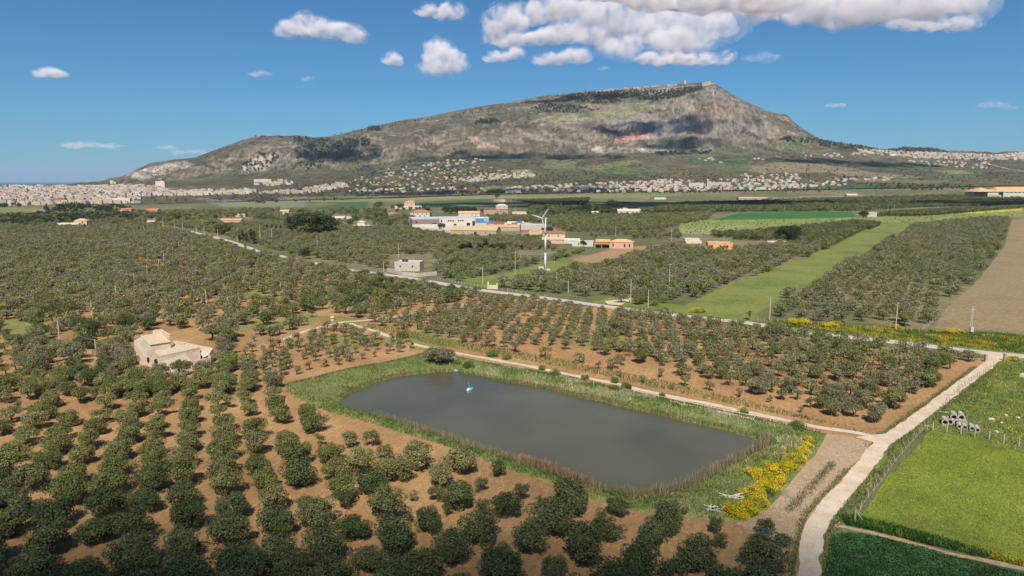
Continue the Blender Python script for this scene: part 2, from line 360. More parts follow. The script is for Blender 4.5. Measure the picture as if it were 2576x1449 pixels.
m = n_ > .56; gc[m, :3] = gc[m, :3]*.5+np.array((.22, .18, .10))*.5
px, py = pix(X, Y, Z); q = py+(fbm(X/25., Y/25., 4)-.5)*60*np.clip((py-560)/300, 0, 1)
qx = px+(fbm(X/25.+7, Y/25., 4)-.5)*40*np.clip((py-560)/300, 0, 1)
SOILP = [(-900,3000),(-900,770),(200,770),(480,730),(640,690),(850,690),(1000,702),(1225,742),(1450,770),(1700,803),(2050,848),(2490,905),(2430,960),(2300,1050),(2205,1100),(2070,1300),(2020,1449),(2000,3000)]
soil_w = np.clip(inpoly(px, q, SOILP)*1.0, 0, 1)
mid_w = inpoly(px, q, [(-900,800),(-900,575),(420,575),(700,650),(900,690),(640,700),(480,740),(200,790)])*.45
pn = np.clip((fbm(X/14., Y/14.+3, 4)-.5)*4, -1, 1)
gc[:, 3] = 1-np.clip(np.maximum(soil_w, mid_w+mid_w*pn), 0, 1)
wd = (Y < 1300) & (fbm(X/30.+5, Y/30., 4) > .6) & (soil_w > .5) & (Y > 170); gc[wd, :3] = (.15, .19, .05); gc[wd, 3] = .6
for pp in ([(0,800),(60,805),(130,820),(100,850),(20,860),(0,840)], [(590,735),(640,735),(690,745),(700,758),(640,756),(600,748)], [(740,780),(860,785),(930,798),(900,815),(800,800)], [(660,770),(720,770),(700,785)], [(60,840),(120,830),(200,850),(110,870)]):
    mm = inpoly(qx, q, pp); gc[mm, :3] = (.14, .19, .05); gc[mm, 3] = .7
far = Y > 640; bk = gc[:, :3].copy()
bake(X, Y, Z, bk, PATCH, 2.5); ch = np.any(bk != gc[:, :3], 1) & (far); gc[ch, :3] = bk[ch]; gc[ch, 3] = 1
me = npmesh('ground', np.stack([X, Y, Z], 1), grid_faces(NW, NR_), True, gc[:, :3])
me.color_attributes['Col'].data.foreach_set('color', gc.ravel())
m = NT('ground'); vcn = m.n('VertexColor', layer_name='Col'); sc, hb = soil_nodes(m)
n1 = m.noise(.08, 6, .7); n2 = m.noise(1.3, 6, .75)
fc = m.mix(vcn.outputs[0], m.ramp(n1, [(.3, g3(.66)), (.7, g3(1.32))]), 1, 'MULTIPLY'); fc = m.mix(fc, m.ramp(n2, [(.3, g3(.7)), (.7, g3(1.3))]), 1, 'MULTIPLY')
m.base(m.mix(sc, fc, vcn.outputs[1])); m.bump(hb, .12)
tag(link('ground', me, m.m), kind='structure')
# ---------------------------------------------------------------- mountain
X, Y, Z = (gu*gy).ravel(), gy.ravel(), MZ.ravel(); U = gu.ravel()
dzx = np.gradient(MZ, axis=0)/np.maximum(np.gradient(gu*gy, axis=0), .1); dzy = np.gradient(MZ, axis=1)/np.gradient(gy, axis=1)
steep = np.sqrt(dzx**2+dzy**2).ravel()
up = np.clip((Y-YC(U)+150)/300, 0, 1); r1 = ridged(X/110., Y/110.+Z/60., 5); r2 = fbm(X/22., Z/16.+Y/40., 4); r3 = fbm(X/420., Y/420., 4)
rock = np.clip((r1*.9+r2*.5+np.clip(steep, 0, 2)*.33+r3*.5-1.22)*3.2, 0, 1)*up
oli = np.array((.155, .148, .10))*(1+.5*(r3-.5))[:, None]+np.array((.05, .035, .02))*(r2-.5)[:, None]
low = np.clip((Z-60)/160, 0, 1)[:, None]
c0 = np.array((.122, .122, .066))*(.75+.5*fbm(X/150., Y/220., 4))[:, None]*(1-low)+oli*low
fld = fbm(X/260.+3, Y/330., 3)[:, None]; c0 = np.where((low < .5) & (fld > .55), c0*.5+np.array((.2, .18, .1))*.5, c0)
rk = np.array((.262, .245, .215))*(.72+.6*r2)[:, None]; mc = c0*(1-rock[:, None])+rk*rock[:, None]
strk = vnoise(X/9., Z/70.+Y/200.); pinkish = fbm(X/160.+31, Z/90., 3)
pk = (rock > .5) & (pinkish > .56); mc[pk] = mc[pk]*np.array((1.10, .97, .88))
mc *= (.80+.26*strk)[:, None]*.9*np.clip(.62+.62*r1, .6, 1.25)[:, None]*np.array((.93,.87,.81))
bk = mc.copy(); bake(X, Y, Z, bk, PATCH, 3); low_m = Y < YC(U)+80; mc[low_m] = bk[low_m]
sv = mc.mean(1, keepdims=True)/np.maximum(mc.mean(), 1e-4)
bk = mc.copy(); bake(X, Y, Z, bk, MPATCH, 5); ch = np.any(bk != mc, 1); mc[ch] = bk[ch]*np.clip(sv[ch], .6, 1.5)
scr = (fbm(X/18., Y/18.+Z/18., 3) > .63) & (fbm(X/300.+50, Y/300., 3) > .47); mc[scr] *= .45
me = npmesh('mountain', np.stack([X, Y, Z], 1), grid_faces(NU, NY), True, mc)
m = NT('mountain'); a = m.n('VertexColor', layer_name='Col').outputs[0]
nf = m.noise(.045, 9, .78, stretch=(1.4, .8, .55)); ng = m.noise(.013, 6, .65); nh = m.noise(.11, 6, .8)
x = m.mix(a, m.ramp(nf, [(.33, g3(.42)), (.47, g3(.95)), (.60, g3(1.35)), (.7, g3(1.9))]), 1, 'MULTIPLY'); x = m.mix(x, m.ramp(ng, [(.3, g3(.78)), (.7, g3(1.22))]), 1, 'MULTIPLY')
x = m.mix(x, (.05,.06,.038), m.ramp(nh, [(.28, g3(.75)), (.40, g3(0))])); m.base(x); m.bump(nf, 16, .9)
tag(link('mountain', me, m.m), kind='structure')
# sea
me = npmesh('sea', [(-40000, 3000, -60), (40000, 3000, -60), (40000, 42000, -60), (-40000, 42000, -60)], [(0, 1, 2, 3)])
m = NT('sea'); m.b.inputs['Base Color'].default_value = (.008, .055, .10, 1); m.b.inputs['Roughness'].default_value = .5; m.b.inputs['Specular IOR Level'].default_value = .08
tag(link('sea', me, m.m), kind='structure')
# ---------------------------------------------------------------- sheets on the flat land
def edge(pts, step=1.6, jit=.5, closed=True):
    out = []; n = len(pts)
    for i in range(n if closed else n-1):
        a, b = pts[i], pts[(i+1) % n]; L = (b-a).length; kx = max(1, int(L/step))
        for j in range(kx):
            p = a.lerp(b, j/kx); s_ = (fbm(np.array(p.x/5.), np.array(p.y/5.+3), 3)-.5)*2*jit; t_ = (fbm(np.array(p.x/5.+40), np.array(p.y/5.), 3)-.5)*2*jit
            out.append(Vector((p.x+float(s_), p.y+float(t_), 0)))
    if not closed: out.append(pts[-1])
    return out
def sheet(name, poly, z, mat, jit=.7, step=2.0):
    pts = edge([W(*p) for p in poly], step, jit); tri = tessellate_polygon([pts])
    me = bpy.data.meshes.new(name); me.from_pydata([(p.x, p.y, z) for p in pts], [], [tuple(t) for t in tri]); me.update()
    import bmesh
    bm = bmesh.new(); bm.from_mesh(me); bmesh.ops.recalc_face_normals(bm, faces=bm.faces)
    if sum(f.normal.z for f in bm.faces) < 0: bmesh.ops.reverse_faces(bm, faces=bm.faces)
    bm.to_mesh(me); bm.free()
    return tag(link(name, me, mat), kind='structure')
def catm(pts, step):
    P = [pts[0]]+list(pts)+[pts[-1]]; out = []
    for i in range(1, len(P)-2):
        a, b, c_, d = P[i-1], P[i], P[i+1], P[i+2]; n = max(1, int((c_-b).length/step))
        for j in range(n):
            t = j/n; out.append(.5*((2*b)+(c_-a)*t+(2*a-5*b+4*c_-d)*t*t+(3*b-a-3*c_+d)*t**3))
    return out+[pts[-1]]
def strip(name, px_, width, z, mat, jit=.15, step=1.2):
    c_ = catm([W(*p) for p in px_], step); V = []; n = len(c_)
    for i, p in enumerate(c_):
        d = (c_[min(i+1, n-1)]-c_[max(i-1, 0)]).normalized(); nn = Vector((-d.y, d.x, 0))
        wl = width/2+float(fbm(np.array(i*step/3.), np.array(1.5+z*90), 3)-.5)*2*jit; wr = width/2+float(fbm(np.array(i*step/3.), np.array(77.+z*90), 3)-.5)*2*jit
        for f in (-1, -.33, .33, 1):
            q = p+nn*(wl if f < 0 else wr)*f; V.append((q.x, q.y, z))
    me = npmesh(name, V, grid_faces(n, 4)[:, ::-1])
    return tag(link(name, me, mat), kind='structure')
def road_mat(name, col, col2, dirt):
    m = NT(name); n1 = m.noise(.35, 6, .7); n2 = m.noise(4, 5, .7)
    a = m.ramp(n1, [(.35, col2), (.62, col)]); a = m.mix(a, m.ramp(n2, [(.3, g3(.84)), (.7, g3(1.12))]), 1, 'MULTIPLY')
    a = m.mix(a, dirt, m.ramp(m.noise(.55, 7, .8), [(.55, g3(0)), (.70, g3(.75))])); m.base(a); m.bump(n2, .03); return m.m
M_gravel = road_mat('white_gravel', (.60,.50,.38), (.48,.39,.27), (.30,.24,.16)); M_road = road_mat('worn_road', (.50,.46,.39), (.42,.38,.33), (.36,.30,.22))
def field_mat(name, a, b, c_, s1=.07, s2=1.6, fl=None, fth=.66, bump=.12, fs=2.2):
    m = NT(name); n1 = m.noise(s1, 6, .7); n2 = m.noise(s2, 6, .8)
    x = m.ramp(n1, [(.35, a), (.52, b), (.68, c_)]); x = m.mix(x, m.ramp(n2, [(.3, g3(.55)), (.7, g3(1.42))]), 1, 'MULTIPLY')
    if fl is not None:
        n3 = m.noise(fs, 3, .8); n4 = m.noise(.09, 4, .6, vec=m.coords('Generated') if False else None)
        x = m.mix(x, fl, m.mix(m.ramp(n3, [(fth-.05, g3(0)), (fth, g3(.9))]), m.ramp(n4, [(.45, g3(0)), (.6, g3(1))]), 1, 'MULTIPLY'))
    m.base(x); m.bump(n2, bump); return m.m
M_meadow = field_mat('spring_meadow', (.105,.14,.028), (.18,.22,.03), (.24,.25,.045), fl=(.55,.5,.05))
M_strip = field_mat('grass_strip', (.11,.145,.035), (.17,.20,.045), (.20,.19,.08), .035, .7, fl=(.35,.33,.12), fth=.64, fs=1.2)
M_crop = field_mat('crop_green', (.03,.08,.022), (.04,.095,.026), (.06,.115,.034), .2, 2.5, bump=.5)
M_wheat = field_mat('wheat_green', (.03,.115,.025), (.04,.135,.03), (.05,.15,.035), .01, .3)
M_stub = field_mat('dry_field', (.21,.155,.085), (.26,.195,.105), (.22,.195,.09), .03, .6)
M_plough = field_mat('ploughed', (.31,.215,.125), (.38,.28,.175), (.25,.175,.11), .12, 1.8, fl=(.6,.52,.4), fth=.62, fs=5)
M_verge = field_mat('weedy_verge', (.10,.14,.03), (.17,.22,.035), (.24,.27,.045), .12, 1.2, fl=(.55,.42,.03), fth=.62)
M_weeds = field_mat('weeds', (.10,.135,.035), (.155,.19,.045), (.19,.19,.08), .12, 1.5, fl=(.6,.5,.05), fth=.62)
sheet('meadow', [(1158,697),(1258,692),(1358,664),(1441,652),(1560,642),(1541,655),(1510,668),(1391,682),(1291,707),(1240,728),(1180,716)], .012, M_strip)
sheet('grass_strip', [(1490,760),(1560,741),(1717,770),(1793,734),(1883,697),(1970,667),(2067,627),(2140,590),(2217,563),(2310,560),(2250,590),(2150,650),(2083,687),(2033,721),(1970,747),(1900,790),(1920,806),(1877,808),(1717,788),(1600,772)], .012, M_strip)
sheet('dry_field', [(2350,826),(2900,845),(2900,548),(2575,550),(2544,554),(2524,624),(2450,714),(2383,771)], .014, M_stub)
sheet('ploughed_field', [(1438,655),(1540,625),(1717,610),(1700,622),(1608,636),(1560,660),(1500,664)], .014, field_mat('ochre_soil', (.30,.185,.10), (.34,.215,.12), (.24,.16,.09), .05, .8))
sheet('yard', [(1195,561),(1330,560),(1368,570),(1370,582),(1320,580),(1240,578),(1160,577),(1110,581),(1045,580),(1040,572),(1110,570)], .03, field_mat('pale_yard', (.46,.40,.31), (.52,.46,.37), (.40,.33,.24), .1, 1), .5, 3)
sheet('wheat_field', [(1793,553),(1863,535),(2140,533),(2153,546),(2017,550)], .02, M_wheat, 2, 8)
sheet('verge', [(1925,806),(2140,818),(2300,828),(2700,845),(2900,850),(2900,930),(2575,893),(2384,870),(2217,851),(2050,833),(1930,817)], .02, M_verge)
sheet('weed_meadow', [(2250,1082),(2295,1052),(2330,1020),(2406,968),(2443,935),(2500,905),(2900,915),(2900,1240),(2575,1137),(2450,1100),(2340,1080),(2290,1100),(2200,1200),(2120,1300),(2070,1345),(2040,1600),(2062,1600),(2075,1360),(2090,1280),(2150,1170),(2210,1105)], .02, M_weeds)
sheet('meadow', [(2165,1298),(2210,1235),(2280,1150),(2345,1083),(2450,1103),(2575,1140),(2900,1240),(2900,1560),(2575,1420),(2460,1382),(2340,1345),(2230,1318)], .03, M_meadow)
sheet('crop_field', [(2085,1345),(2140,1340),(2200,1347),(2300,1372),(2400,1400),(2575,1442),(2900,1560),(2900,1900),(2040,1900),(2068,1449)], .03, M_crop)
sheet('ploughed_field', [(2075,1092),(2140,1098),(2182,1112),(2172,1140),(2110,1210),(2060,1280),(2030,1330),(1995,1360),(1900,1342),(1850,1322),(1900,1300),(1950,1250),(2010,1190),(2050,1140)], .03, M_plough)
sheet('concrete_apron', [(1655,1012),(1690,1012),(1765,1028),(1750,1033),(1690,1026)], .34, M_gravel, .15, 1)
sheet('concrete_apron', [(1800,1036),(1900,1055),(1895,1061),(1810,1045)], .34, M_gravel, .15, 1)
strip('soil_path', [(2095,1322),(2121,1326),(2195,1343),(2252,1356),(2329,1376),(2402,1396),(2576,1433),(2800,1500)], 1.0, .06, M_plough, .4, .8)
# roads and paths
strip('road', [(405,572),(440,576),(480,583),(560,602),(620,622),(650,633),(700,643),(760,655),(858,676),(972,691),(1070,706),(1158,722),(1225,732),(1358,748),(1525,771),(1658,788),(1780,802),(1883,813),(2050,839),(2217,857),(2384,877),(2480,888),(2574,897),(2900,930)], 5.4, .05, M_road, .25, 2.5)
strip('gravel_track', [(2503,892),(2498,903),(2470,930),(2424,964),(2370,1005),(2312,1048),(2262,1085),(2216,1116),(2186,1160),(2140,1212),(2096,1262),(2060,1305),(2046,1345),(2037,1390),(2032,1449),(2028,1550),(2024,1750)], 2.85, .055, M_gravel, .55, .7)
strip('gravel_path', [(2225,1112),(2200,1100),(2150,1088),(2065,1076),(1978,1058),(1860,1033),(1763,1012),(1717,1004),(1620,983),(1525,961),(1440,944),(1358,927),(1290,914),(1225,902),(1150,889),(1091,877),(1042,866),(985,848),(938,832),(905,823),(878,814)], 1.9, .045, M_gravel, .45, .9)
strip('gravel_path', [(690,862),(767,834),(810,822),(857,811),(895,808),(938,804),(1008,794),(1100,778),(1192,762)], 1.9, .047, M_gravel, .4, 1)
sheet('road_apron', [(2477,902),(2488,890),(2535,893),(2524,906),(2500,915),(2470,922)], .06, M_gravel, .2, 1)
sheet('gravel_patch', [(2150,1100),(2200,1093),(2250,1088),(2235,1112),(2200,1140),(2195,1112)], .058, M_gravel, .25, .8)
sheet('road_apron', [(1520,757),(1620,747),(1645,750),(1580,758),(1560,768),(1530,766)], .058, M_gravel, .3, 1.5)
# ---------------------------------------------------------------- pond: water, shore
WZ = -.55
n = 260
bw2 = [(p.x, p.y) for p in edge(BW, 1.5, .4)]
pw3 = [(p.x, p.y) for p in [W(x, y, WZ) for x, y in POND]]
prof = [(0.0, -1.9), (.0, -.6), (.12, -.1), (.3, .35), (.55, .5), (.8, .3), (1.0, .035), (1.0, -.3)]
V = []; RP, RB = [], []
for i in range(n):
    th = 2*math.pi*i/n; a = radial(pw3, th)+(float(fbm(np.array(i/6.), np.array(2.), 3))-.5)*.9; b = max(radial(bw2, th), a+1.5); RP.append(a); RB.append(b)
    for j, (t, z) in enumerate(prof):
        r_ = a-1.2 if j == 0 else a+(b-a)*t
        zz = z+((float(fbm(np.array(i/3.), np.array(j*3.1), 3))-.5)*.35 if 1 < j < 6 else 0)
        V.append((PC.x+r_*math.cos(th), PC.y+r_*math.sin(th), zz))
k_ = len(prof); Fc = [(i*k_+j, i*k_+j+1, ((i+1) % n)*k_+j+1, ((i+1) % n)*k_+j) for i in range(n) for j in range(k_-1)]
me = npmesh('bank', V, np.array(Fc)[:, ::-1], True)
M_bank = field_mat('grassy_bank', (.09,.145,.035), (.16,.185,.055), (.26,.225,.11), .13, 1.6)
tag(link('bank', me, M_bank), kind='structure')
me = bpy.data.meshes.new('water'); me.from_pydata([(PC.x+(RP[i]+.3)*math.cos(2*math.pi*i/n), PC.y+(RP[i]+.3)*math.sin(2*math.pi*i/n), WZ) for i in range(n)], [], [tuple(range(n))]); me.update()
m = NT('pond_water'); n1 = m.noise(.05, 4, .5); m.base(m.ramp(n1, [(.3, (.075,.073,.042)), (.7, (.10,.094,.055))]))
m.b.inputs['Roughness'].default_value = .12; m.b.inputs['IOR'].default_value = 1.33; m.b.inputs['Specular IOR Level'].default_value = .5
nb = m.noise(1.4, 3, .6, stretch=(1, 2.2, 1)); m.bump(nb, .035, .5); rg_ = m.n('MapRange'); m.l(m.noise(.06, 3, .6, stretch=(1, 2, 1)), rg_.inputs[0]); rg_.inputs[1].default_value = .35; rg_.inputs[2].default_value = .65; rg_.inputs[3].default_value = .03; rg_.inputs[4].default_value = .25; m.l(rg_.outputs[0], m.b.inputs['Roughness'])
tag(link('water', me, m.m), kind='structure')
PL = [(150,807,859),(243.4,854,905.8),(231.7,757.4,795.7),(292.4,720.7,747),(338,690.7,714),(370.8,670.7,692),(413.5,632,670.7),(434.5,621,640),(450,610.6,626),(462.8,599,614),(474,585.6,600.6),(125,589,604),(247.4,580.6,592),(361.8,570.6,582),(519.5,730.7,769),(706,709,739),(850.3,687,715.7),(798.6,597,635.7),(684,575.6,607),(654.6,570.6,605.6),(548,577,597),(596.9,594,610.6),(509.5,552,574),(513.8,566,587),(494,566,584),(438.8,555.6,570.6),(459.5,559,577),(410,556,572),(358,550,566),(390,548,567),(1002.7,614,649),(965,657,684),(1040.7,650.7,694),(1214,670.7,715.7),(1295.5,634,689),(1395.5,572,597),(1399.8,685.7,720.7),(1429,710.7,737),(1585.6,704,760.7),(1629.6,729,774),(1682.6,664,724),(1548,570.6,595.6),(1688,577,605.6),(1935,746,805.7),(2251.8,762,830.7),(1225,548,566),(948,560,575),(1296,520,545),(905,532,548)]
# ---------------------------------------------------------------- foliage
def leafcloud(P, size, rs, out=None, aspect=.55):
    """one small quad per point; P (n,3), size scalar or (n,), out = preferred normal"""
    n = len(P); nrm = rs.normal(size=(n, 3))
    if out is not None: nrm = nrm*.75+out*.9
    nrm[:, 2] += .5; nrm[:, 1] -= .2
    nrm /= np.linalg.norm(nrm, axis=1, keepdims=True)+1e-9
    a = np.cross(nrm, rs.normal(size=(n, 3))); a /= np.linalg.norm(a, axis=1, keepdims=True)+1e-9; b = np.cross(nrm, a)
    s = (np.ones(n)*size*(.7+.6*rs.rand(n)))[:, None]
    V = np.stack([P-a*s, P-b*s*aspect, P+a*s, P+b*s*aspect], 1).reshape(-1, 3)
    return V, np.arange(n*4).reshape(n, 4)
def crown_mesh(name, rx, ry, zb, zt, ncl, nlf, leaf, seed, skirt=0.0, clr=.34, hollow=.45, top=1.0):
    rs = np.random.RandomState(seed); zc, rz = (zb+zt)/2, (zt-zb)/2
    Ps, outs, cols = [], [], []
    lob = rs.rand(6)*6.28
    for i in range(ncl):
        d = rs.normal(size=3); d /= np.linalg.norm(d)
        if d[2] < -.35 and rs.rand() > skirt: d[2] = -d[2]*.6
        rr = hollow+(1-hollow)*rs.rand()**.5
        az = math.atan2(d[1], d[0]); lump = 1+.16*math.sin(2*az+lob[0])+.12*math.sin(3*az+lob[1])+.1*math.sin(5*az+lob[2])
        cc = np.array([d[0]*rx*lump, d[1]*ry*lump, d[2]*rz*(1+.12*math.sin(4*az+lob[3]))])*rr*(1-clr*.55)
        cr = rx*clr*(.7+.6*rs.rand())
        k_ = max(3, int(nlf*(cr/(rx*clr))**2)); v = rs.normal(size=(k_, 3)); v /= np.linalg.norm(v, axis=1, keepdims=True)
        q = cc+v*(cr*(.55+.45*rs.rand(k_)[:, None]**.5))*np.array([1, 1, .85]); q[:, 2] += zc
        Ps.append(q); o_ = v*.6+cc/np.linalg.norm(cc+1e-6)*.5; outs.append(o_)
        t = .78+.44*rs.rand(); tint = np.array([t*(.95+.15*rs.rand()), t, t*(.85+.2*rs.rand())]); cols.append(np.repeat(tint[None], k_*4, 0))
    P = np.concatenate(Ps); o_ = np.concatenate(outs); P[:, 2] = np.maximum(P[:, 2], .12)
    V, Fc = leafcloud(P, leaf, rs, o_)
    return npmesh(name, V, Fc, False, np.concatenate(cols))
def olive_trunk(seed, h=1.1, r=.2, spread=1.3, top=2.6, nl=4):
    q = random.Random(seed); mb = MB(); b = Vector((q.uniform(-.15, .15), q.uniform(-.15, .15), h))
    mb.tube([(0, 0, -.15), (b.x*.3, b.y*.5, h*.4), b], [r*1.45, r, r*.95], 8)
    for i in range(nl):
        a = 6.283*i/nl+q.uniform(-.4, .4); s = spread*q.uniform(.7, 1.1)
        m1 = b+Vector((math.cos(a)*s*.4, math.sin(a)*s*.4, (top-h)*.45)); e = b+Vector((math.cos(a+.3)*s, math.sin(a+.3)*s, top-h))
        mb.tube([b-Vector((0, 0, .1)), m1, e], [r*.62, r*.4, r*.15], 6)
        for j in range(2):
            e2 = m1+Vector((math.cos(a+q.uniform(-1, 1))*s*.6, math.sin(a+q.uniform(-1, 1))*s*.6, (top-h)*q.uniform(.3, .6))); mb.tube([m1, e2], [r*.25, r*.08], 5)
    me = bpy.data.meshes.new('trunk'); me.from_pydata(mb.v, [], mb.f); me.update(); return me
L_olive = leafmat('olive_leaves', [(.098,.12,.04), (.138,.148,.055), (.172,.166,.08)])
L_dark = leafmat('dark_olive_leaves', [(.055,.078,.03), (.075,.095,.04), (.10,.112,.05)])
L_grey = leafmat('silver_olive_leaves', [(.142,.144,.082), (.156,.154,.09), (.132,.136,.074)])
L_ever = leafmat('evergreen_needles', [(.026,.038,.019), (.034,.047,.022), (.04,.052,.024)], .12)
L_bush = leafmat('bush_leaves', [(.07,.12,.03), (.09,.15,.035), (.12,.16,.045)])
M_bark = plain('olive_bark', (.17, .13, .095), .5, 3, .95, .05)
CR = {}; TK = {}
for i in range(5): CR['full', i] = crown_mesh('olive_crown', 2.75, 2.6, .6, 4.8, 34, 150, .15, 10+i, skirt=.55, clr=.34)
for i in range(5): CR['open', i] = crown_mesh('olive_crown', 2.5, 2.4, 1.0, 4.1, 24, 125, .145, 30+i, skirt=.25, clr=.30, hollow=.55)
for i in range(4): CR['young', i] = crown_mesh('olive_crown', 1.75, 1.7, .75, 3.7, 20, 95, .13, 50+i, skirt=.4, clr=.36)
for i in range(3): CR['wide', i] = crown_mesh('olive_crown', 3.6, 3.3, 1.3, 4.8, 36, 120, .165, 60+i, skirt=.15, clr=.27, hollow=.55)
CR['bare', 0] = crown_mesh('olive_crown', 1.2, 1.2, .9, 2.7, 8, 40, .11, 77, skirt=.3, clr=.38)
for me in CR.values(): pass
for i in range(4): TK[i] = olive_trunk(i, .9+.15*i, .2, 1.4, 2.7)
for i in range(2): TK['y', i] = olive_trunk(20+i, 1.0, .085, .7, 2.2, 3)
def _wid(me):
    a = np.empty(len(me.vertices)*3, np.float32); me.vertices.foreach_get('co', a); a = a.reshape(-1, 3); return 2*float(np.percentile(abs(a[:, 0]), 96))
KINDW = {k: _wid(CR[k, 0])*1.2 for k in ('full', 'open', 'young', 'wide', 'bare')}
MATS = {0: L_olive, 1: L_dark, 2: L_grey}
_cm = {}
def crown_me(kind, i, mt):
    key = (kind, i, mt)
    if key not in _cm:
        me = CR[kind, i].copy(); me.materials.append(MATS[mt]); _cm[key] = me
    return _cm[key]
for t_ in TK.values(): t_.materials.append(M_bark)
TREES = []    # (x, y, width, kind, mat, zone)
def add_tree(x, y, w_, kind, mt, zone): TREES.append([x, y, w_, kind, mt, zone])
# --- trees read one by one off the photograph (crown centre x, y, width)
def listed(L, ox, oy, sc, zone, mat):
    for t in L:
        if inpoly(np.array(ox+t[0]*sc), np.array(oy+t[1]*sc), [(325,820),(440,820),(560,850),(575,905),(540,918),(470,928),(400,945),(330,925)]): continue
        cx_, cy_, wd_ = ox+t[0]*sc, oy+t[1]*sc, t[2]*sc
        p = W(cx_, cy_, 2.2); dep = p.y*CP+(CAMZ-2.2)*SP; wm = min(wd_*dep/F*(.92 if zone == 'fl' else .96), 6.6)
        p = W(cx_, cy_, wm*.42)
        kd = 'bare' if wm < 2.2 else 'young' if wm < 3.6 else 'full'
        if len(t) > 3: kd = t[3]
        if zone == 'sg' and kd != 'bare': wm *= 1.1
        add_tree(p.x, p.y, wm, kd, mat(cx_, cy_), zone)
sc_ = .3346
FL = [(40,1380,150),(250,1400,150),(660,1330,380),(1050,1390,280),(1400,1410,130),(1390,1270,290),(1740,1310,330),(2110,1350,300),(2400,1290,280),(2040,1170,330),(1050,1170,360),(1390,980,310),(300,1240,300),(430,1280,230),(110,1200,200),(500,1010,280),(810,1080,250),(1080,940,290),(1720,1080,200),(1990,950,260),(2250,840,170),(1960,740,240),(1690,690,215),(1390,840,230),(1370,745,160),(830,860,280),(880,670,270),(1140,730,260),(550,770,250),(260,870,300),(300,700,250),(50,830,220),(60,640,200),(30,500,180),(170,530,180,'open'),(420,540,200),(640,600,220),(1140,560,150),(1400,620,150,'open'),(1440,480,240),(1200,390,220),(990,380,200),(1420,340,190),(1680,370,180),(1670,520,180,'open'),(1900,420,160),(1910,300,130),(1940,560,200),(2200,600,210),(2160,480,190),(2350,370,190),(2420,540,170),(2310,230,180),(2090,220,170),(2140,335,130,'young'),(2520,320,160),(2490,720,100,'young'),(2520,880,200),(2400,1060,120,'young'),(60,260,230),(360,230,200),(240,160,110,'open'),(600,180,180),(830,200,180),(750,330,180),(1050,130,170),(1240,140,150),(1460,95,150),(1450,190,160),(1660,60,160),(1680,140,190),(1660,240,140,'open'),(1850,100,130),(1860,190,150),(2060,130,150),(2060,45,130),(2210,110,130),(1190,250,200),(530,390,200),(300,370,190),(680,470,200,'open'),(850,490,150),(390,460,160),(480,110,140),(300,55,150,'open'),(130,120,150),(60,90,170,'open'),(950,270,160,'open'),(550,270,170,'open'),(180,300,170,'open'),(1030,450,150,'open'),(20,360,150),(1010,50,150),(1240,40,140),(850,60,150),(640,70,150),(20,1000,150)]
def mt_front(x, y):
    return 1 if y > 1215+R.uniform(-45, 45) else 0
LO = W(619, 997, 2); ca_, sa_ = math.cos(math.radians(24.1)), math.sin(math.radians(24.1)); LR_ = np.random.RandomState(5)
GAPS = [(1400,1410),(2250,1060)]
for ic in range(-24, 10):
    off = LR_.uniform(-.6, .6)
    for ir in range(-15, 9):
        x = LO.x+ic*5.7*ca_-ir*8.0*sa_+LR_.uniform(-.55, .55); y = LO.y+ic*5.7*sa_+ir*8.0*ca_+LR_.uniform(-.9, .9)+off
        if y < 20: continue
        px_, py_ = pix(x, y, 2.2)
        if not inpoly(np.array(px_), np.array(py_), [(-700,2600),(-700,985),(0,985),(330,968),(560,955),(640,965),(716,990),(780,1035),(850,1062),(905,1090),(885,1200),(875,1300),(880,1449),(880,2600)]): continue
        if LR_.rand() < .03: continue
        near_f = np.clip((135-y)/50, 0, 1); wm = 4.0+.85*near_f+LR_.uniform(-.55, .5); small = LR_.rand() < .05
        kd = 'young' if small else ('full' if near_f > .25 or LR_.rand() < .6 else 'open')
        add_tree(x, y, wm*(.6 if small else 1), kd, mt_front(px_, py_), 'fl')
FM = [(60,430,150),(230,420,150),(130,600,220),(330,520,150),(400,650,230),(580,550,240),(220,750,220),(20,880,180),(320,930,270),(80,1100,230),(400,1160,300),(210,1330,230),(740,700,200),(890,600,220),(880,870,240),(650,1030,210),(790,960,120,'young'),(720,840,150,'young'),(810,1250,270),(640,1380,300),(540,850,100,'young'),(1050,1110,260),(1060,950,170),(1240,940,200),(1180,640,160),(1350,830,160),(1050,770,130),(1400,1180,270),(1190,1380,270),(1715,850,290),(1570,1030,290),(1480,880,80,'young'),(1810,1220,320),(1990,1100,220),(2080,930,170,'open'),(1960,990,120,'young'),(2340,1150,230),(2450,1030,240),(2230,1360,300),(2030,1420,150),(1600,1410,220,'open'),(1170,540,70,'young'),(930,490,80,'young'),(500,1010,100,'young')]
listed(FM, 858.3, 963.9, sc_, 'fm', mt_front)
FRt = [(120,1300,280),(250,1080,150),(290,1180,160),(640,1280,300),(760,1190,140),(630,1090,160),(10,960,80),(-60,1400,220)]
listed(FRt, 1716.6, 963.9, sc_, 'fr', mt_front)
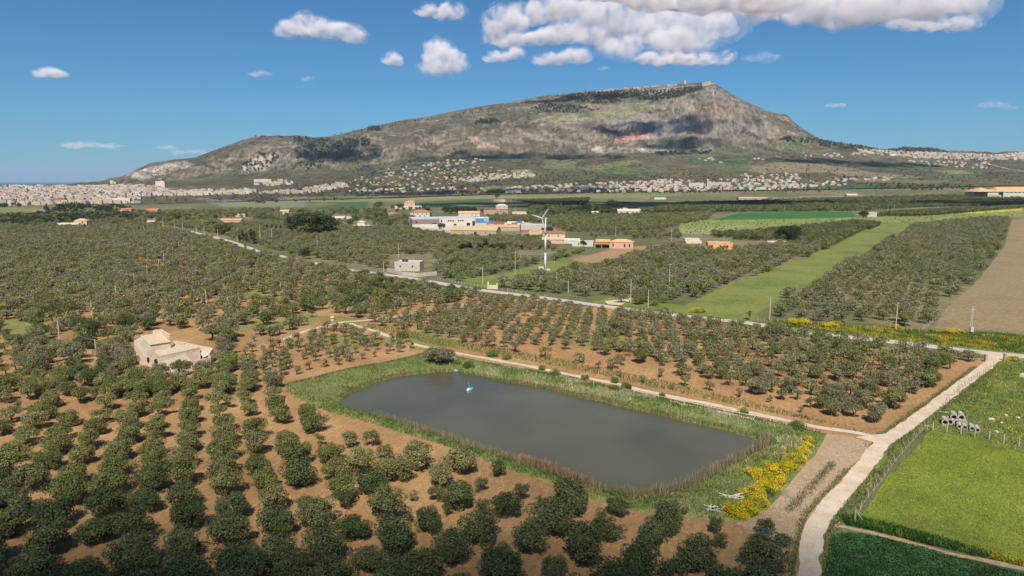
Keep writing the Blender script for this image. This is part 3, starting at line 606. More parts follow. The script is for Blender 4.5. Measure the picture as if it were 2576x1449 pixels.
# right-hand young grove: front rows read off the photo (zoom 2557/600)
k2 = .8583/4.2617
RG = [(280,1000,110,'young'),(570,1070,120),(800,990,150),(920,1165,90,'bare'),(1100,1090,190),(1400,1150,170),(1390,990,190),(1660,1080,190),(1780,1240,140),(2000,1170,250),(2310,1260,180),(2150,1330,90,'bare'),(290,830,170),(530,790,200),(800,850,150),(1060,950,190),(1060,840,170),(280,660,170),(250,430,220),(530,620,180),(530,460,170),(740,740,170),(740,600,180),(950,700,170),(1150,700,200),(1290,860,170,'open'),(1560,920,220),(1480,800,170),(1930,980,200),(2130,1000,190),(2320,880,190),(2010,790,170),(1760,830,180),(1650,640,170),(1410,600,200,'open'),(2480,1080,170),(2250,1110,110,'open'),(2520,830,190),(2190,650,180),(1940,640,170),(2440,640,170),(90,700,190),(60,330,150),(80,470,180),(20,900,110),(300,230,150),(480,250,160),(640,240,160),(850,260,180),(1080,330,170,'open'),(1270,350,140,'open'),(1400,330,110),(1520,370,140,'open'),(1700,410,150),(1180,560,170),(900,520,170),(700,450,170)]
listed(RG, 1502, 738.1, k2, 'rg', lambda x, y: 0 if R.random() < .4 else 2)
k3 = .8583/3.4347
RG2 = [(150,880,130),(20,920,70,'young'),(430,960,150),(330,1030,90,'bare'),(640,900,220),(750,1010,140),(290,710,160),(560,780,150),(980,950,190),(1090,1090,190),(1280,940,230),(830,840,150),(1010,780,170),(1190,720,190),(1660,730,190),(1490,790,150),(1210,580,170),(1470,620,170),(1330,680,120),(870,660,160),(720,700,150),(420,620,140),(140,580,150),(640,600,150),(900,520,170),(1650,590,180),(1880,500,150),(2020,470,110),(1740,520,170),(1500,480,150),(1740,430,110),(1110,370,130),(1380,400,140,'open'),(700,360,160),(310,340,150),(540,430,160),(420,500,150),(260,480,150),(60,460,150),(500,300,150),(80,270,180),(330,270,150,'open'),(1130,470,130),(1310,530,150),(1570,560,130),(950,390,120,'open'),(820,410,130),(1330,830,120),(1560,440,110,'open'),(1250,450,120,'open'),(100,740,100,'bare')]
listed(RG2, 1931.2, 772.5, k3, 'rg', lambda x, y: 0 if R.random() < .4 else 2)
# small young grove above the pond's left shore (zoom 2557/600)
SG = [(2140,560,120),(2000,610,110),(1850,640,85),(1700,670,100),(1540,700,110),(1390,720,120,'open'),(1230,760,130),(1060,790,110,'open'),(880,820,140),(720,880,130),(520,880,170),(350,950,60,'bare'),(260,800,150),(2040,480,160),(1900,480,110),(1730,580,120),(1580,590,110),(1450,620,120),(1300,610,110),(1140,680,110),(960,720,120),(800,700,110),(640,790,120),(420,790,130),(2070,430,120),(1700,450,110,'open'),(1500,450,150),(1320,470,110),(1050,370,120),(1220,330,90),(1340,330,90),(1420,340,80),(880,440,120),(740,470,140),(600,560,140),(430,600,130),(300,640,140),(160,600,140),(80,640,120),(900,560,130),(1060,560,130),(1200,470,110),(740,600,130),(1180,560,110),(1350,540,100),(1560,500,110),(1780,500,90),(40,740,120),(180,730,120),(560,680,130),(190,480,90)]
listed(SG, 600.8, 755.3, k2, 'sg', lambda x, y: 0 if R.random() < .6 else 2)
SG2 = [(630,310,170),(260,370,180),(430,390,150),(850,240,80,'young'),(910,170,120),(350,230,190),(620,210,170),(210,150,130),(220,80,150),(670,110,170),(410,130,150),(1210,100,150,'open'),(1470,150,180),(1440,70,160),(1230,10,110),(880,50,210),(1040,60,140),(560,40,150)]
listed(SG2, 600.8, 755.3, k2, 'lg', lambda x, y: 1 if R.random() < .5 else 0)
# old trees left of the farmhouse (zoom 2415/500)
k4 = .8583/4.83
LG = [(220,550,330,'wide'),(190,740,270,'wide'),(500,830,360,'wide'),(790,650,380,'wide'),(1020,730,280),(820,960,200),(1120,1030,260),(500,600,240),(760,500,190),(1190,560,330,'wide'),(1250,430,260),(80,980,200),(220,930,150),(300,1060,220),(440,1070,190),(720,1060,190),(1360,1110,300),(1480,930,250),(1780,940,250),(2000,1050,260),(550,1250,260),(300,1250,220),(200,1150,180),(960,1250,260),(1130,1330,230),(1690,1230,230),(1900,1180,250),(2130,1020,230),(2290,1090,180),(1700,720,220,'open'),(1300,620,180),(1800,520,220),(1520,490,200),(1760,340,230),(1480,330,190),(1120,330,240),(480,330,230,'open'),(480,220,240),(740,260,220,'open'),(700,110,280),(600,160,130),(90,150,190),(60,470,170),(1640,600,200),(1860,690,170),(2080,340,210),(2050,700,10),(1320,330,180),(1050,900,220),(1300,840,200),(700,810,200),(1640,1060,180),(70,660,160),(2300,1250,260),(2050,1290,240),(1500,1180,160),(1350,1330,230),(780,1370,200),(120,1380,200)]
listed([t for t in LG if t[2] > 20], 0, 755.3, k4, 'lg', lambda x, y: 1 if R.random() < .5 else 0)
# --- the rest of the groves on their planting grids
def mp(poly): return [tuple(W(*p)[:2]) for p in poly]
NOGO = [mp(p) for p in ([(332,830),(440,826),(545,860),(550,915),(480,935),(400,950),(335,930)],)]
ROADS = [[W(*p) for p in L] for L in ([(405,572),(480,583),(560,602),(650,633),(760,655),(972,691),(1158,722),(1358,748),(1658,788),(1883,813),(2217,857),(2574,897),(2900,930)], [(690,862),(767,834),(857,811),(938,804),(1192,762)], [(878,814),(985,848),(1091,877),(1225,902)])]
CLEAR = [(W(x, y2).x, W(x, y2).y, 1.9 if y2 > 700 else 2.6, 15) for x, y1, y2 in PL if y2 > 560]+[(W(401, 673).x, W(401, 673).y, 4, 22), (W(1362, 688).x, W(1362, 688).y, 8, 20), (W(2440, 840).x, W(2440, 840).y, 3, 14)]
def blocked(x, y): return any(0 < cy_+3-y < L_ and abs(x-cx_*y/cy_) < w_ for cx_, cy_, w_, L_ in CLEAR)
def near_road(x, y, d):
    for L in ROADS:
        for a, b in zip(L, L[1:]):
            ab = b-a; t = max(0, min(1, ((x-a.x)*ab.x+(y-a.y)*ab.y)/max(ab.length_squared, 1e-6)))
            if math.hypot(x-a.x-ab.x*t, y-a.y-ab.y*t) < d: return True
    return False
def lattice(poly, sx, sy, az, jit, wr, kinds, mats, zone, drop=.06, excl=(), mind=2.6):
    P = mp(poly); ex = [mp(e) for e in excl]+NOGO
    xs = [p[0] for p in P]; ys = [p[1] for p in P]; a = math.radians(az); ca, sa = math.cos(a), math.sin(a)
    ox, oy = (min(xs)+max(xs))/2, (min(ys)+max(ys))/2; rr = math.hypot(max(xs)-min(xs), max(ys)-min(ys))/2
    gx, gy_ = np.meshgrid(np.arange(-rr, rr, sx), np.arange(-rr, rr, sy)); gx = gx.ravel()+NR.uniform(-jit, jit, gx.size); gy_ = gy_.ravel()+NR.uniform(-jit, jit, gx.size)
    X = ox+gx*ca+gy_*sa; Y = oy-gx*sa+gy_*ca
    m = inpoly(X, Y, P)
    for e in ex: m &= ~inpoly(X, Y, e)
    m &= NR.rand(len(X)) > drop; m &= abs(X/np.maximum(Y, 1)) < .92
    E = np.array([[t[0], t[1], t[2]] for t in TREES]) if TREES else np.zeros((0, 3)); out = []
    for x, y in zip(X[m], Y[m]):
        if len(E):
            if np.any((E[:, 0]-x)**2+(E[:, 1]-y)**2 < np.maximum(mind, E[:, 2]*.55)**2): continue
        if near_road(x, y, 4.2+(6.5 if y > 300 and x < 60 else 0)): continue
        out.append([x, y, R.uniform(*wr), R.choice(kinds), R.choice(mats), zone])
    TREES.extend(out)
lattice([(-120,1000),(0,960),(330,945),(600,925),(716,960),(716,985),(-200,1010)], 5.4, 6.4, -22, .4, (3.6, 4.6), ['full', 'full', 'open'], [0, 0, 0, 2], 'fl', .02)
lattice([(-400,1700),(-400,1200),(-10,1150),(20,1449),(1900,1449),(1980,1700)], 5.8, 6.2, -22, .6, (4.4, 5.6), ['full'], [1], 'fl', .05, excl=[[(0,960),(2050,960),(2050,1449),(0,1449)]])
lattice([(905,792),(1030,770),(1192,750),(1350,760),(1500,785),(1700,806),(2050,850),(2400,892),(2480,905),(2400,925),(2300,1000),(2190,1080),(2050,1055),(1900,1010),(1700,965),(1500,925),(1290,890),(1100,850),(960,820)], 4.7, 4.9, 9, .35, (3.2, 4.1), ['young', 'full', 'open'], [0, 2, 2], 'rg', .03, excl=[[(1290,880),(1500,920),(1700,962),(1900,1012),(2200,1085),(2100,1060),(1960,1000),(1700,925),(1500,890),(1300,868)]])
lattice([(905,700),(1000,712),(1225,745),(1190,757),(1010,780),(905,792),(850,790),(830,740)], 5.6, 5.6, 9, .8, (4, 5.4), ['open', 'full'], [0, 1, 2], 'rg', .08)
lattice([(660,890),(700,840),(860,822),(960,840),(1050,875),(1030,885),(900,905),(760,930),(650,940)], 4.2, 4.3, 35, .3, (3.2, 3.9), ['young'], [0, 2], 'sg', .02)
lattice([(-250,960),(-250,760),(0,745),(300,760),(500,735),(850,690),(905,695),(850,800),(700,850),(650,900),(560,930),(330,945)], 6.4, 6.9, -15, 1.5, (4.4, 6.2), ['wide', 'full', 'open'], [2, 2, 0], 'lg', .1, excl=[[(-10,800),(130,820),(100,855),(-10,862)],[(600,830),(720,800),(720,850),(640,900),(590,880)],[(590,738),(690,745),(700,765),(610,755)],[(800,770),(870,775),(870,810),(780,815)]], mind=4.2)
BUILD_X = []   # filled with house footprints (photo polygons) that trees must avoid
HOUSE_BOX = [(146,550,218,574),(365,548,394,568),(835,540,885,560),(890,553,932,577),(1040,535,1225,580),(1150,560,1365,596),(1330,575,1412,602),(1372,594,1482,622),(1498,592,1588,626),(1715,598,1848,632),(1930,604,1996,620),(972,640,1095,700),(1296,630,1410,655),(996,505,1060,528),(970,530,1080,548),(1085,520,1210,545),(1215,515,1330,545),(1555,525,1608,540),(2180,530,2206,548),(560,548,640,566),(700,526,726,541),(1360,640,1390,684)]
HB = [[(a,b),(c_,b),(c_,d),(a,d)] for a, b, c_, d in HOUSE_BOX]
lattice([(-300,770),(-300,570),(0,568),(410,568),(480,592),(640,640),(760,662),(900,690),(850,700),(500,740),(300,765),(0,750)], 5.6, 5.9, -15, 1.6, (4.2, 6.0), ['wide', 'full', 'open'], [2, 2, 0], 'dg', .02, excl=HB+[[(600,678),(680,680),(690,688),(600,690)],[(340,655),(390,655),(395,668),(345,668)],[(430,674),(500,676),(490,688),(430,684)]], mind=3.6)
lattice([(420,566),(560,598),(650,628),(760,650),(972,684),(975,660),(1050,650),(1100,690),(1160,716),(1180,705),(1358,662),(1441,650),(1380,600),(1150,600),(1040,580),(850,570),(600,556),(430,560)], 6.0, 6.4, 12, 1.5, (4.2, 5.8), ['full', 'open', 'wide'], [2, 2, 0], 'mg', .12, excl=HB)
lattice([(1260,724),(1300,710),(1400,684),(1510,670),(1600,642),(1716,616),(1850,632),(1900,625),(2000,600),(2060,622),(2060,636),(1960,672),(1870,706),(1780,745),(1700,760),(1640,774),(1530,760),(1560,748),(1400,745),(1300,735)], 7.0, 7.4, 32, .8, (5.2, 6.6), ['wide', 'full'], [2, 2, 0], 'tg', .08, excl=HB)
lattice([(1870,590),(2150,560),(2215,566),(2200,572),(2075,630),(1990,606),(1900,606),(1800,602),(1790,590)], 6.0, 6.6, 33, .5, (5, 6), ['full'], [0, 1], 'tg', .05, excl=HB)
lattice([(1925,790),(1985,745),(2095,688),(2300,570),(2400,556),(2540,548),(2520,620),(2445,712),(2378,768),(2345,822),(2200,818),(1930,804)], 6.6, 7.2, 33, .8, (3.8, 5.6), ['open', 'full', 'open'], [2, 2, 0], 'og', .06)
# far groves, only ever seen as texture of crowns
lattice([(-300,568),(0,566),(420,564),(600,554),(850,566),(1040,572),(1040,548),(700,528),(300,540),(-300,545)], 8.5, 9.5, 5, 3, (5, 8), ['wide', 'full'], [0, 1, 2], 'far', .3, excl=HB)
lattice([(1200,548),(1450,545),(1720,540),(1800,533),(1780,552),(1700,570),(1600,585),(1400,584),(1390,565),(1230,556)], 7, 8, 20, 2, (4.5, 6.5), ['full', 'open'], [0, 0, 2], 'far', .15, excl=HB)
lattice([(1480,590),(1700,586),(1720,600),(1500,600)], 7, 7, 20, 2, (4, 6), ['full'], [0, 2], 'far', .35, excl=HB)
lattice([(2200,545),(2240,536),(2575,520),(2575,524),(2320,544)], 6.5, 7, 20, 1, (5, 6.5), ['full'], [0, 1], 'far', .05, excl=HB)
lattice([(830,530),(1250,528),(1250,515),(1500,522),(1560,530),(1900,530),(1560,540),(1180,552),(830,545)], 9, 10, 5, 4, (5, 8), ['wide', 'full'], [0, 1], 'far', .35, excl=HB)
lattice([(1600,532),(1716,514),(2050,506),(2340,502),(2575,504),(2575,518),(2320,522),(2150,532),(1860,533),(1600,536)], 8.2, 8.6, 10, 2, (5.5, 7.5), ['full', 'wide'], [0, 1], 'far', .06)
lattice([(1288,505),(1485,500),(1474,516),(1375,518)], 13, 3.6, 14, .3, (3.4, 4.4), ['full'], [1], 'far', 0)
TREES = [t for t in TREES if not blocked(t[0], t[1])]
TREES.sort(key=lambda t: (-t[2]/max(t[1]*CP+47*SP, 1)))
def visible(t):
    px, py = pix(t[0], t[1], t[2]*.4); r_ = t[2]/2*F/max(t[1], 1); return -r_ < px < 2575+r_ and py-r_ < 1449
vis = [t for t in TREES if visible(t)]; near_t = vis[:300]
ids = {id(t) for t in near_t}; rest = [t for t in TREES if id(t) not in ids and (visible(t) or t[1] < 400)]
ZN = {'fl': ('foreground grove below the pond and farmhouse', 'on the brown soil'), 'fm': ('foreground grove below the pond', 'on the shaded brown soil'), 'fr': ('foreground grove beside the white gravel track', 'on brown soil'),
      'rg': ('young grove between pond and paved road', 'on reddish soil'), 'sg': ('small young grove beyond the pond', 'on reddish soil'), 'lg': ('old grove around the ruined farmhouse', 'among weeds and soil')}
KD = {'full': 'dense round', 'open': 'airy', 'young': 'small upright', 'wide': 'old wide-crowned', 'bare': 'tiny sparse'}
MD = {0: 'olive-green', 1: 'dark green', 2: 'silvery green'}
ZS = {'fl': 'grove below the farmhouse', 'fm': 'grove below the pond', 'fr': 'beside the white track', 'rg': 'grove behind the pond', 'sg': 'little grove left of pond', 'lg': 'old grove around farmhouse', 'tg': 'grove beyond the road', 'og': 'far right grove', 'dg': 'far left grove', 'mg': 'grove beyond the road'}
bands = {}
near_t.sort(key=lambda t: t[1])
for t in near_t: bands.setdefault(t[5], []).append(t)
for zn, L in bands.items():
    L.sort(key=lambda t: t[1]); rows = [L[i:i+12] for i in range(0, len(L), 12)]
    for ri, row in enumerate(rows):
        row.sort(key=lambda t: pix(t[0], t[1], 0)[0])
        for ci, t in enumerate(row):
            o = empty('olive_tree', (t[0], t[1], 0), R.uniform(0, 6.28)); nv = sum(1 for a in CR if a[0] == t[3]); vi = R.randrange(nv)
            s = t[2]/KINDW[t[3]]; o.scale = (s, s, s*R.uniform(.9, 1.1))
            tk = TK['y', R.randrange(2)] if t[3] in ('young', 'bare') else TK[R.randrange(4)]
            link('trunk', tk, None, o); link('crown', crown_me(t[3], vi, t[4]), None, o)
            zl = ZN.get(zn, ('grove beyond the road', 'on grass'))
            tag(o, f'{KD[t[3]].split()[0]} {MD[t[4]].split()[0]} olive, {ordi(ci+1)} from left in {ordi(ri+1)} row, {ZS[zn]}', 'olive tree', 'olive trees of the '+zl[0])
# ---- the rest as one body of grove: instances of a few light crowns
LOW = []
for i, (kd, rx, zb, zt, ncl, nl, lf) in enumerate([('full', 2.7, .4, 4.4, 22, 34, .27), ('open', 2.5, 1.0, 4.1, 16, 32, .26), ('wide', 3.5, 1.2, 4.7, 24, 30, .3), ('young', 1.75, .8, 3.6, 12, 30, .2)]):
    for mt in (0, 1, 2):
        me = crown_mesh('grove_olive', rx, rx*.95, zb, zt, ncl, nl, lf, 90+i*3+mt, skirt=.35, clr=.33)
        tv = MB(); tv.tube([(0, 0, -.2), (.1, 0, zb+.6), (.5, .2, zb+1.6)], [.26, .2, .08], 5); tv.tube([(.1, 0, zb+.5), (-.5, -.3, zb+1.6)], [.15, .06], 5)
        me.materials.append(MATS[mt]); LOW.append((kd, mt, me, tv))
def scatter(name, items, objs, kindlabel):
    """items: (x,y,z,scale,rot,idx); one object, geometry nodes put the crowns on its points"""
    me = bpy.data.meshes.new(name); n = len(items); me.vertices.add(n); A = np.array(items, np.float32)
    me.vertices.foreach_set('co', A[:, :3].ravel())
    for nm, c_ in (('sc', 3), ('rt', 4), ('ix', 5)):
        at = me.attributes.new(nm, 'INT' if nm == 'ix' else 'FLOAT', 'POINT'); at.data.foreach_set('value', A[:, c_].astype(np.int32) if nm == 'ix' else A[:, c_])
    o = link(name, me)
    g = bpy.data.node_groups.new(name, 'GeometryNodeTree'); g.interface.new_socket('Geometry', in_out='INPUT', socket_type='NodeSocketGeometry'); g.interface.new_socket('Geometry', in_out='OUTPUT', socket_type='NodeSocketGeometry')
    gi, go = g.nodes.new('NodeGroupInput'), g.nodes.new('NodeGroupOutput'); j = g.nodes.new('GeometryNodeGeometryToInstance')
    for ob in reversed(objs):
        oi = g.nodes.new('GeometryNodeObjectInfo'); oi.inputs[0].default_value = ob; oi.inputs['As Instance'].default_value = True; g.links.new(oi.outputs['Geometry'], j.inputs[0])
    ip = g.nodes.new('GeometryNodeInstanceOnPoints'); ip.inputs['Pick Instance'].default_value = True
    def na(nm, ty):
        q = g.nodes.new('GeometryNodeInputNamedAttribute'); q.data_type = ty; q.inputs[0].default_value = nm; return q.outputs[0]
    cx_ = g.nodes.new('ShaderNodeCombineXYZ'); g.links.new(na('rt', 'FLOAT'), cx_.inputs[2]); e2 = g.nodes.new('FunctionNodeEulerToRotation'); g.links.new(cx_.outputs[0], e2.inputs[0])
    g.links.new(gi.outputs[0], ip.inputs['Points']); g.links.new(j.outputs[0], ip.inputs['Instance']); g.links.new(na('ix', 'INT'), ip.inputs['Instance Index'])
    g.links.new(e2.outputs[0], ip.inputs['Rotation']); g.links.new(na('sc', 'FLOAT'), ip.inputs['Scale']); g.links.new(ip.outputs[0], go.inputs[0])
    md = o.modifiers.new('scatter', 'NODES'); md.node_group = g
    return tag(o, kindlabel[0], kindlabel[1], kind='stuff')
def lowobj(me, tv=None, nm='grove_tree'):
    import bmesh
    if tv is not None:
        me2 = bpy.data.meshes.new('t'); me2.from_pydata(tv.v, [], tv.f); bm = bmesh.new(); bm.from_mesh(me); bm.from_mesh(me2); k = len(me.polygons); bm.faces.ensure_lookup_table()
        for f in bm.faces[k:]: f.material_index = 1
        cl = bm.verts.layers.float_color.get('Col')
        bm.to_mesh(me); bm.free(); me.materials.append(M_bark)
    return bpy.data.objects.new(nm, me)     # not linked: only a source for the grove
SRC = [lowobj(me, tv) for _, _, me, tv in LOW]
idx = {(kd, mt): i for i, (kd, mt, _, _) in enumerate(LOW)}
items = []
for t in rest:
    kd = 'young' if t[3] == 'bare' else t[3]
    items.append((t[0], t[1], float(H(t[0], t[1])) if t[1] > 1200 else 0, t[2]/KINDW[kd]*R.uniform(.95, 1.1), R.uniform(0, 6.28), idx[kd, t[4]]))
scatter('olive_grove', items, SRC, ('the olive groves stretching away beyond the nearest trees', 'olive grove'))
print('TREES', len(TREES), len(near_t), len(rest))
# ---- woods and hedges of the plain and mountain
ev = [crown_mesh('wood_tree', 3.6, 3.4, .6, 8.0, 12, 22, .62, 200+i, skirt=.5, clr=.36) for i in range(3)]
cy = [crown_mesh('wood_tree', 1.5, 1.5, .4, 11, 12, 22, .45, 210+i, skirt=.6, clr=.5) for i in range(2)]
for me in ev+cy: me.materials.append(L_ever)
lo = [crown_mesh('wood_tree', 3.4, 3.2, .3, 5.5, 8, 18, .6, 220+i, skirt=.5, clr=.4) for i in range(2)]
for me in lo: me.materials.append(L_olive)
WS = [bpy.data.objects.new('wood_tree', me) for me in ev+cy+lo]
items = []
def woods(poly, n, size=(.8, 1.4), kinds=(0, 1, 2)):
    xs = [p[0] for p in poly]; ys = [p[1] for p in poly]; k = 0; tries = 0
    while k < n and tries < n*12:
        tries += 1; x, y = R.uniform(min(xs), max(xs)), R.uniform(min(ys), max(ys))
        if not inpoly(np.array(x), np.array(y), poly): continue
        p = G(x, y); s = R.uniform(*size); items.append((p.x, p.y, p.z-.3, s, R.uniform(0, 6.28), R.choice(kinds))); k += 1
woods([(5,552),(120,537),(200,540),(360,540),(345,554),(210,560),(60,568),(5,566)], 260, (.7, 1.2), (0, 1, 2, 0, 5)); woods([(100,526),(220,520),(330,524),(300,536),(120,536)], 60, (.8, 1.3), (0, 1, 2)); woods([(0,572),(0,566),(60,566),(80,572)], 20, (.6, .9))
woods([(370,553),(470,548),(560,552),(500,562)], 26, (.6, 1), (0, 1, 5, 6)); woods([(140,522),(210,518),(205,528),(150,530)], 30, (.8, 1.4))
woods([(0,514),(60,510),(50,522),(0,524)], 20); woods([(620,508),(860,498),(870,505),(640,514)], 40, (.7, 1.3), (0, 1, 5))
woods([(860,488),(1200,482),(1720,480),(2150,470),(2140,478),(1720,488),(1200,492),(860,496)], 420, (.6, 1.2), (0, 1, 2, 5, 6))
woods([(700,470),(900,462),(1100,420),(1300,440),(1200,480),(900,488),(720,490)], 500, (.6, 1.5), (0, 1, 2, 3, 5)); woods([(1150,430),(1500,436),(2130,440),(2140,465),(1500,478),(1180,470)], 620, (.6, 1.4), (0, 1, 2, 3, 5))
woods([(870,425),(1100,395),(1200,400),(1150,430),(900,450)], 240, (.7, 1.4), (0, 1, 2)); woods([(2140,462),(2250,462),(2450,468),(2450,482),(2200,478)], 150, (.8, 1.4)); woods([(1550,470),(2110,478),(2110,486),(1560,482)], 130, (.7, 1.2), (0, 1, 5))

woods([(2000,395),(2575,420),(2575,465),(2250,460),(1900,440)], 300, (.6, 1.3), (0, 1, 2, 5)); woods([(2050,350),(2110,360),(2200,373),(2190,382),(2060,368)], 150, (1, 1.8)); woods([(2225,378),(2270,372),(2340,373),(2385,384),(2300,387)], 110, (1, 1.8))
for pl, n in ((MPATCH[0][0], 220), (MPATCH[1][0], 90), (MPATCH[2][0], 50), (MPATCH[3][0], 90), (MPATCH[5][0], 60), (MPATCH[6][0], 120), (MPATCH[7][0], 330), (MPATCH[8][0], 330), (MPATCH[18][0], 80), (MPATCH[19][0], 80), (MPATCH[21][0], 50), (MPATCH[22][0], 60)): woods(pl, n, (1.1, 2.0))
woods([(620,345),(700,344),(800,347),(700,350)], 26, (1, 1.9)); woods([(800,344),(940,322),(1100,292),(1290,262),(1340,250),(1340,256),(1100,298),(940,330),(800,350)], 80, (.8, 1.7)); woods([(1340,248),(1450,238),(1600,224),(1600,232),(1450,246)], 90, (1, 1.8))
woods([(300,460),(340,436),(470,404),(610,358),(640,380),(560,440),(330,464)], 60, (.5, 1)); woods([(1484,470),(1500,468),(1520,470),(1490,474)], 4)
woods([(1716,556),(2217,546),(2317,546),(2573,524),(2573,540),(2300,558),(2217,561),(1870,574),(1800,596),(1720,586)], 700, (.16, .3), (5, 6))
woods([(0,514),(350,508),(430,490),(330,474),(0,476)], 70, (.5, .9), (0, 1, 2))
woods([(750,476),(860,460),(1050,462),(1000,488),(760,492)], 160, (.7, 1.3), (0, 1, 5)); woods([(340,492),(700,480),(760,492),(600,505),(350,510)], 90, (.7, 1.3))
scatter('woodland', items, WS, ('dark hedges, copses and woods of the far plain and mountain', 'woodland'))
print('WOODS', len(items))
# ---------------------------------------------------------------- buildings
def wallmat(name, col, var=.18): return plain(name, col, var, .6, .9)
WM = {k: wallmat('wall_'+k, c_) for k, c_ in dict(white=(.56,.53,.47), cream=(.64,.55,.40), beige=(.52,.43,.32), pink=(.60,.36,.28), rose=(.46,.27,.23), orange=(.68,.36,.13), yellow=(.55,.44,.22), grey=(.50,.45,.38), mauve=(.27,.17,.17), salmon=(.60,.40,.30), stone=(.42,.34,.24), red=(.45,.12,.09)).items()}
RM = {k: plain('roof_'+k, c_, .3, 1.2, .9) for k, c_ in dict(tile=(.50,.30,.18), orange=(.60,.38,.20), red=(.40,.17,.11), brown=(.30,.13,.09), pale=(.55,.50,.44), grey=(.42,.42,.42), blue=(.46,.50,.54), sand=(.50,.37,.22), white=(.7,.68,.64), rust=(.36,.12,.07), green=(.20,.30,.26)).items()}
M_dark = plain('window_dark', (.035,.035,.04), .2, 2, .3); M_trim = plain('trim', (.55,.50,.42), .1)
def house(name, x, y, w_, d_, h, rz, wall, roof='flat', rcol='tile', label='', cat='house', group=None, win=(), door=None, chim=False, z=None, rh=None, pillars=False):
    """photo point x,y = middle of the base edge that faces us"""
    p = G(x, y) if z is None else z; rz = math.radians(rz); c_ = p+Vector((-math.sin(rz), math.cos(rz), 0))*d_/2
    o = empty(name, c_, rz); tag(o, label, cat, group)
    mb = MB()
    if roof == 'gable' or roof == 'gabley':
        rh = rh or min(w_, d_)*.22; mb.box((0, 0, h/2-.5), (w_, d_, h+1))
        if roof == 'gable': mb.add([(-w_/2,-d_/2,h),(-w_/2,d_/2,h),(-w_/2,0,h+rh),(w_/2,-d_/2,h),(w_/2,d_/2,h),(w_/2,0,h+rh)], [(0,2,1),(3,4,5),(0,1,4,3),(0,3,5,2),(1,2,5,4)])
        else: mb.add([(-w_/2,-d_/2,h),(w_/2,-d_/2,h),(0,-d_/2,h+rh),(-w_/2,d_/2,h),(w_/2,d_/2,h),(0,d_/2,h+rh)], [(0,1,2),(3,5,4),(0,3,4,1),(0,2,5,3),(1,4,5,2)])
    elif roof == 'flat':
        mb.box((0, 0, h/2-.5), (w_, d_, h+1))
    else: mb.box((0, 0, h/2-.5), (w_, d_, h+1))
    mb.build('wall', WM[wall] if isinstance(wall, str) else wall, o)
    rb = MB(); e = .35; t = .16
    if roof == 'gable':
        for s in (-1, 1):
            A = [(-w_/2-e, s*(d_/2+e), h-.12), (w_/2+e, s*(d_/2+e), h-.12), (w_/2+e, 0, h+rh+.06), (-w_/2-e, 0, h+rh+.06)]
            rb.add(A+[(a, b, c2+t) for a, b, c2 in A], [(0,1,2,3),(4,7,6,5),(0,4,5,1),(1,5,6,2),(2,6,7,3),(3,7,4,0)])
    elif roof == 'gabley':
        for s in (-1, 1):
            A = [(s*(w_/2+e), -d_/2-e, h-.12), (s*(w_/2+e), d_/2+e, h-.12), (0, d_/2+e, h+rh+.06), (0, -d_/2-e, h+rh+.06)]
            rb.add(A+[(a, b, c2+t) for a, b, c2 in A], [(0,1,2,3),(4,7,6,5),(0,4,5,1),(1,5,6,2),(2,6,7,3),(3,7,4,0)])
    elif roof == 'hip':
        rh = rh or min(w_, d_)*.25; k = min(w_, d_)/2
        A = [(-w_/2-e,-d_/2-e,h+.003),(w_/2+e,-d_/2-e,h+.003),(w_/2+e,d_/2+e,h+.003),(-w_/2-e,d_/2+e,h+.003)]
        if w_ >= d_: T = [(-w_/2+k,0,h+rh),(w_/2-k+.01,0,h+rh)]; rb.add(A+T, [(0,1,5,4),(1,2,5),(2,3,4,5),(3,0,4),(0,3,2,1)])
        else: T = [(0,-d_/2+k,h+rh),(0,d_/2-k+.01,h+rh)]; rb.add(A+T, [(0,1,4),(1,2,5,4),(2,3,5),(3,0,4,5),(0,3,2,1)])
    else:
        rb.box((0, 0, h+.06), (w_+.04, d_+.04, .1))
        for s in (-1, 1): rb.box((0, s*(d_/2-.1), h+.36), (w_+.06, .22, .5)); rb.box((s*(w_/2-.1), 0, h+.36), (.22, d_-.24, .5))
    rf = rb.build('roof', RM[rcol] if roof != 'flat' or rcol != 'tile' else RM['pale'], o)
    if chim: MB().box((w_*.2, d_*.1, h+(rh or 1)+.4), (.7, .7, 1.4)).build('chimney', WM[wall] if isinstance(wall, str) else wall, rf)
    for wx, wz, ww, wh in win:
        f = MB(); f.box((wx, -d_/2-.03, wz), (ww, .1, wh)).build('window', M_dark, o)
    if door: MB().box((door[0], -d_/2-.03, door[2]/2), (door[1], .1, door[2])).build('door', plain('door', (.16,.09,.05)), o)
    return o
def row(n, x0, x1, z, ww, wh): return [(x0+(x1-x0)*i/max(n-1, 1), z, ww, wh) for i in range(n)]
HG = 'houses and sheds on the plain'
house('factory', 1117, 571, 70, 24, 9.5, 17, 'white', 'flat', 'blue', 'long white two-storey workshop with blue-grey roof and square windows', 'factory', None, row(3, -20, -16, 6.5, 1.6, 1.8)+row(2, -6, -3, 6.5, 1.6, 1.8)+row(3, 5, 10, 6.6, 1.5, 1.8)+row(3, 16, 21, 6.6, 1.5, 1.8)+[(27, 2, 4, 4), (-8, 2, 3, 3.6), (12, 1.8, 3, 3), (33, 3, 3, 6)])
o = house('factory_annex', 1071, 574, 29, 16, 9.2, 17, 'mauve', 'flat', 'grey', 'mauve end block of the white workshop above a white ground floor', 'factory', None, [(-10, 6.4, 1.5, 2), (9, 3, 5, 5)])
MB().box((0, -8.06, 2), (28.8, .3, 4.4)).build('ground_floor', WM['white'], o)
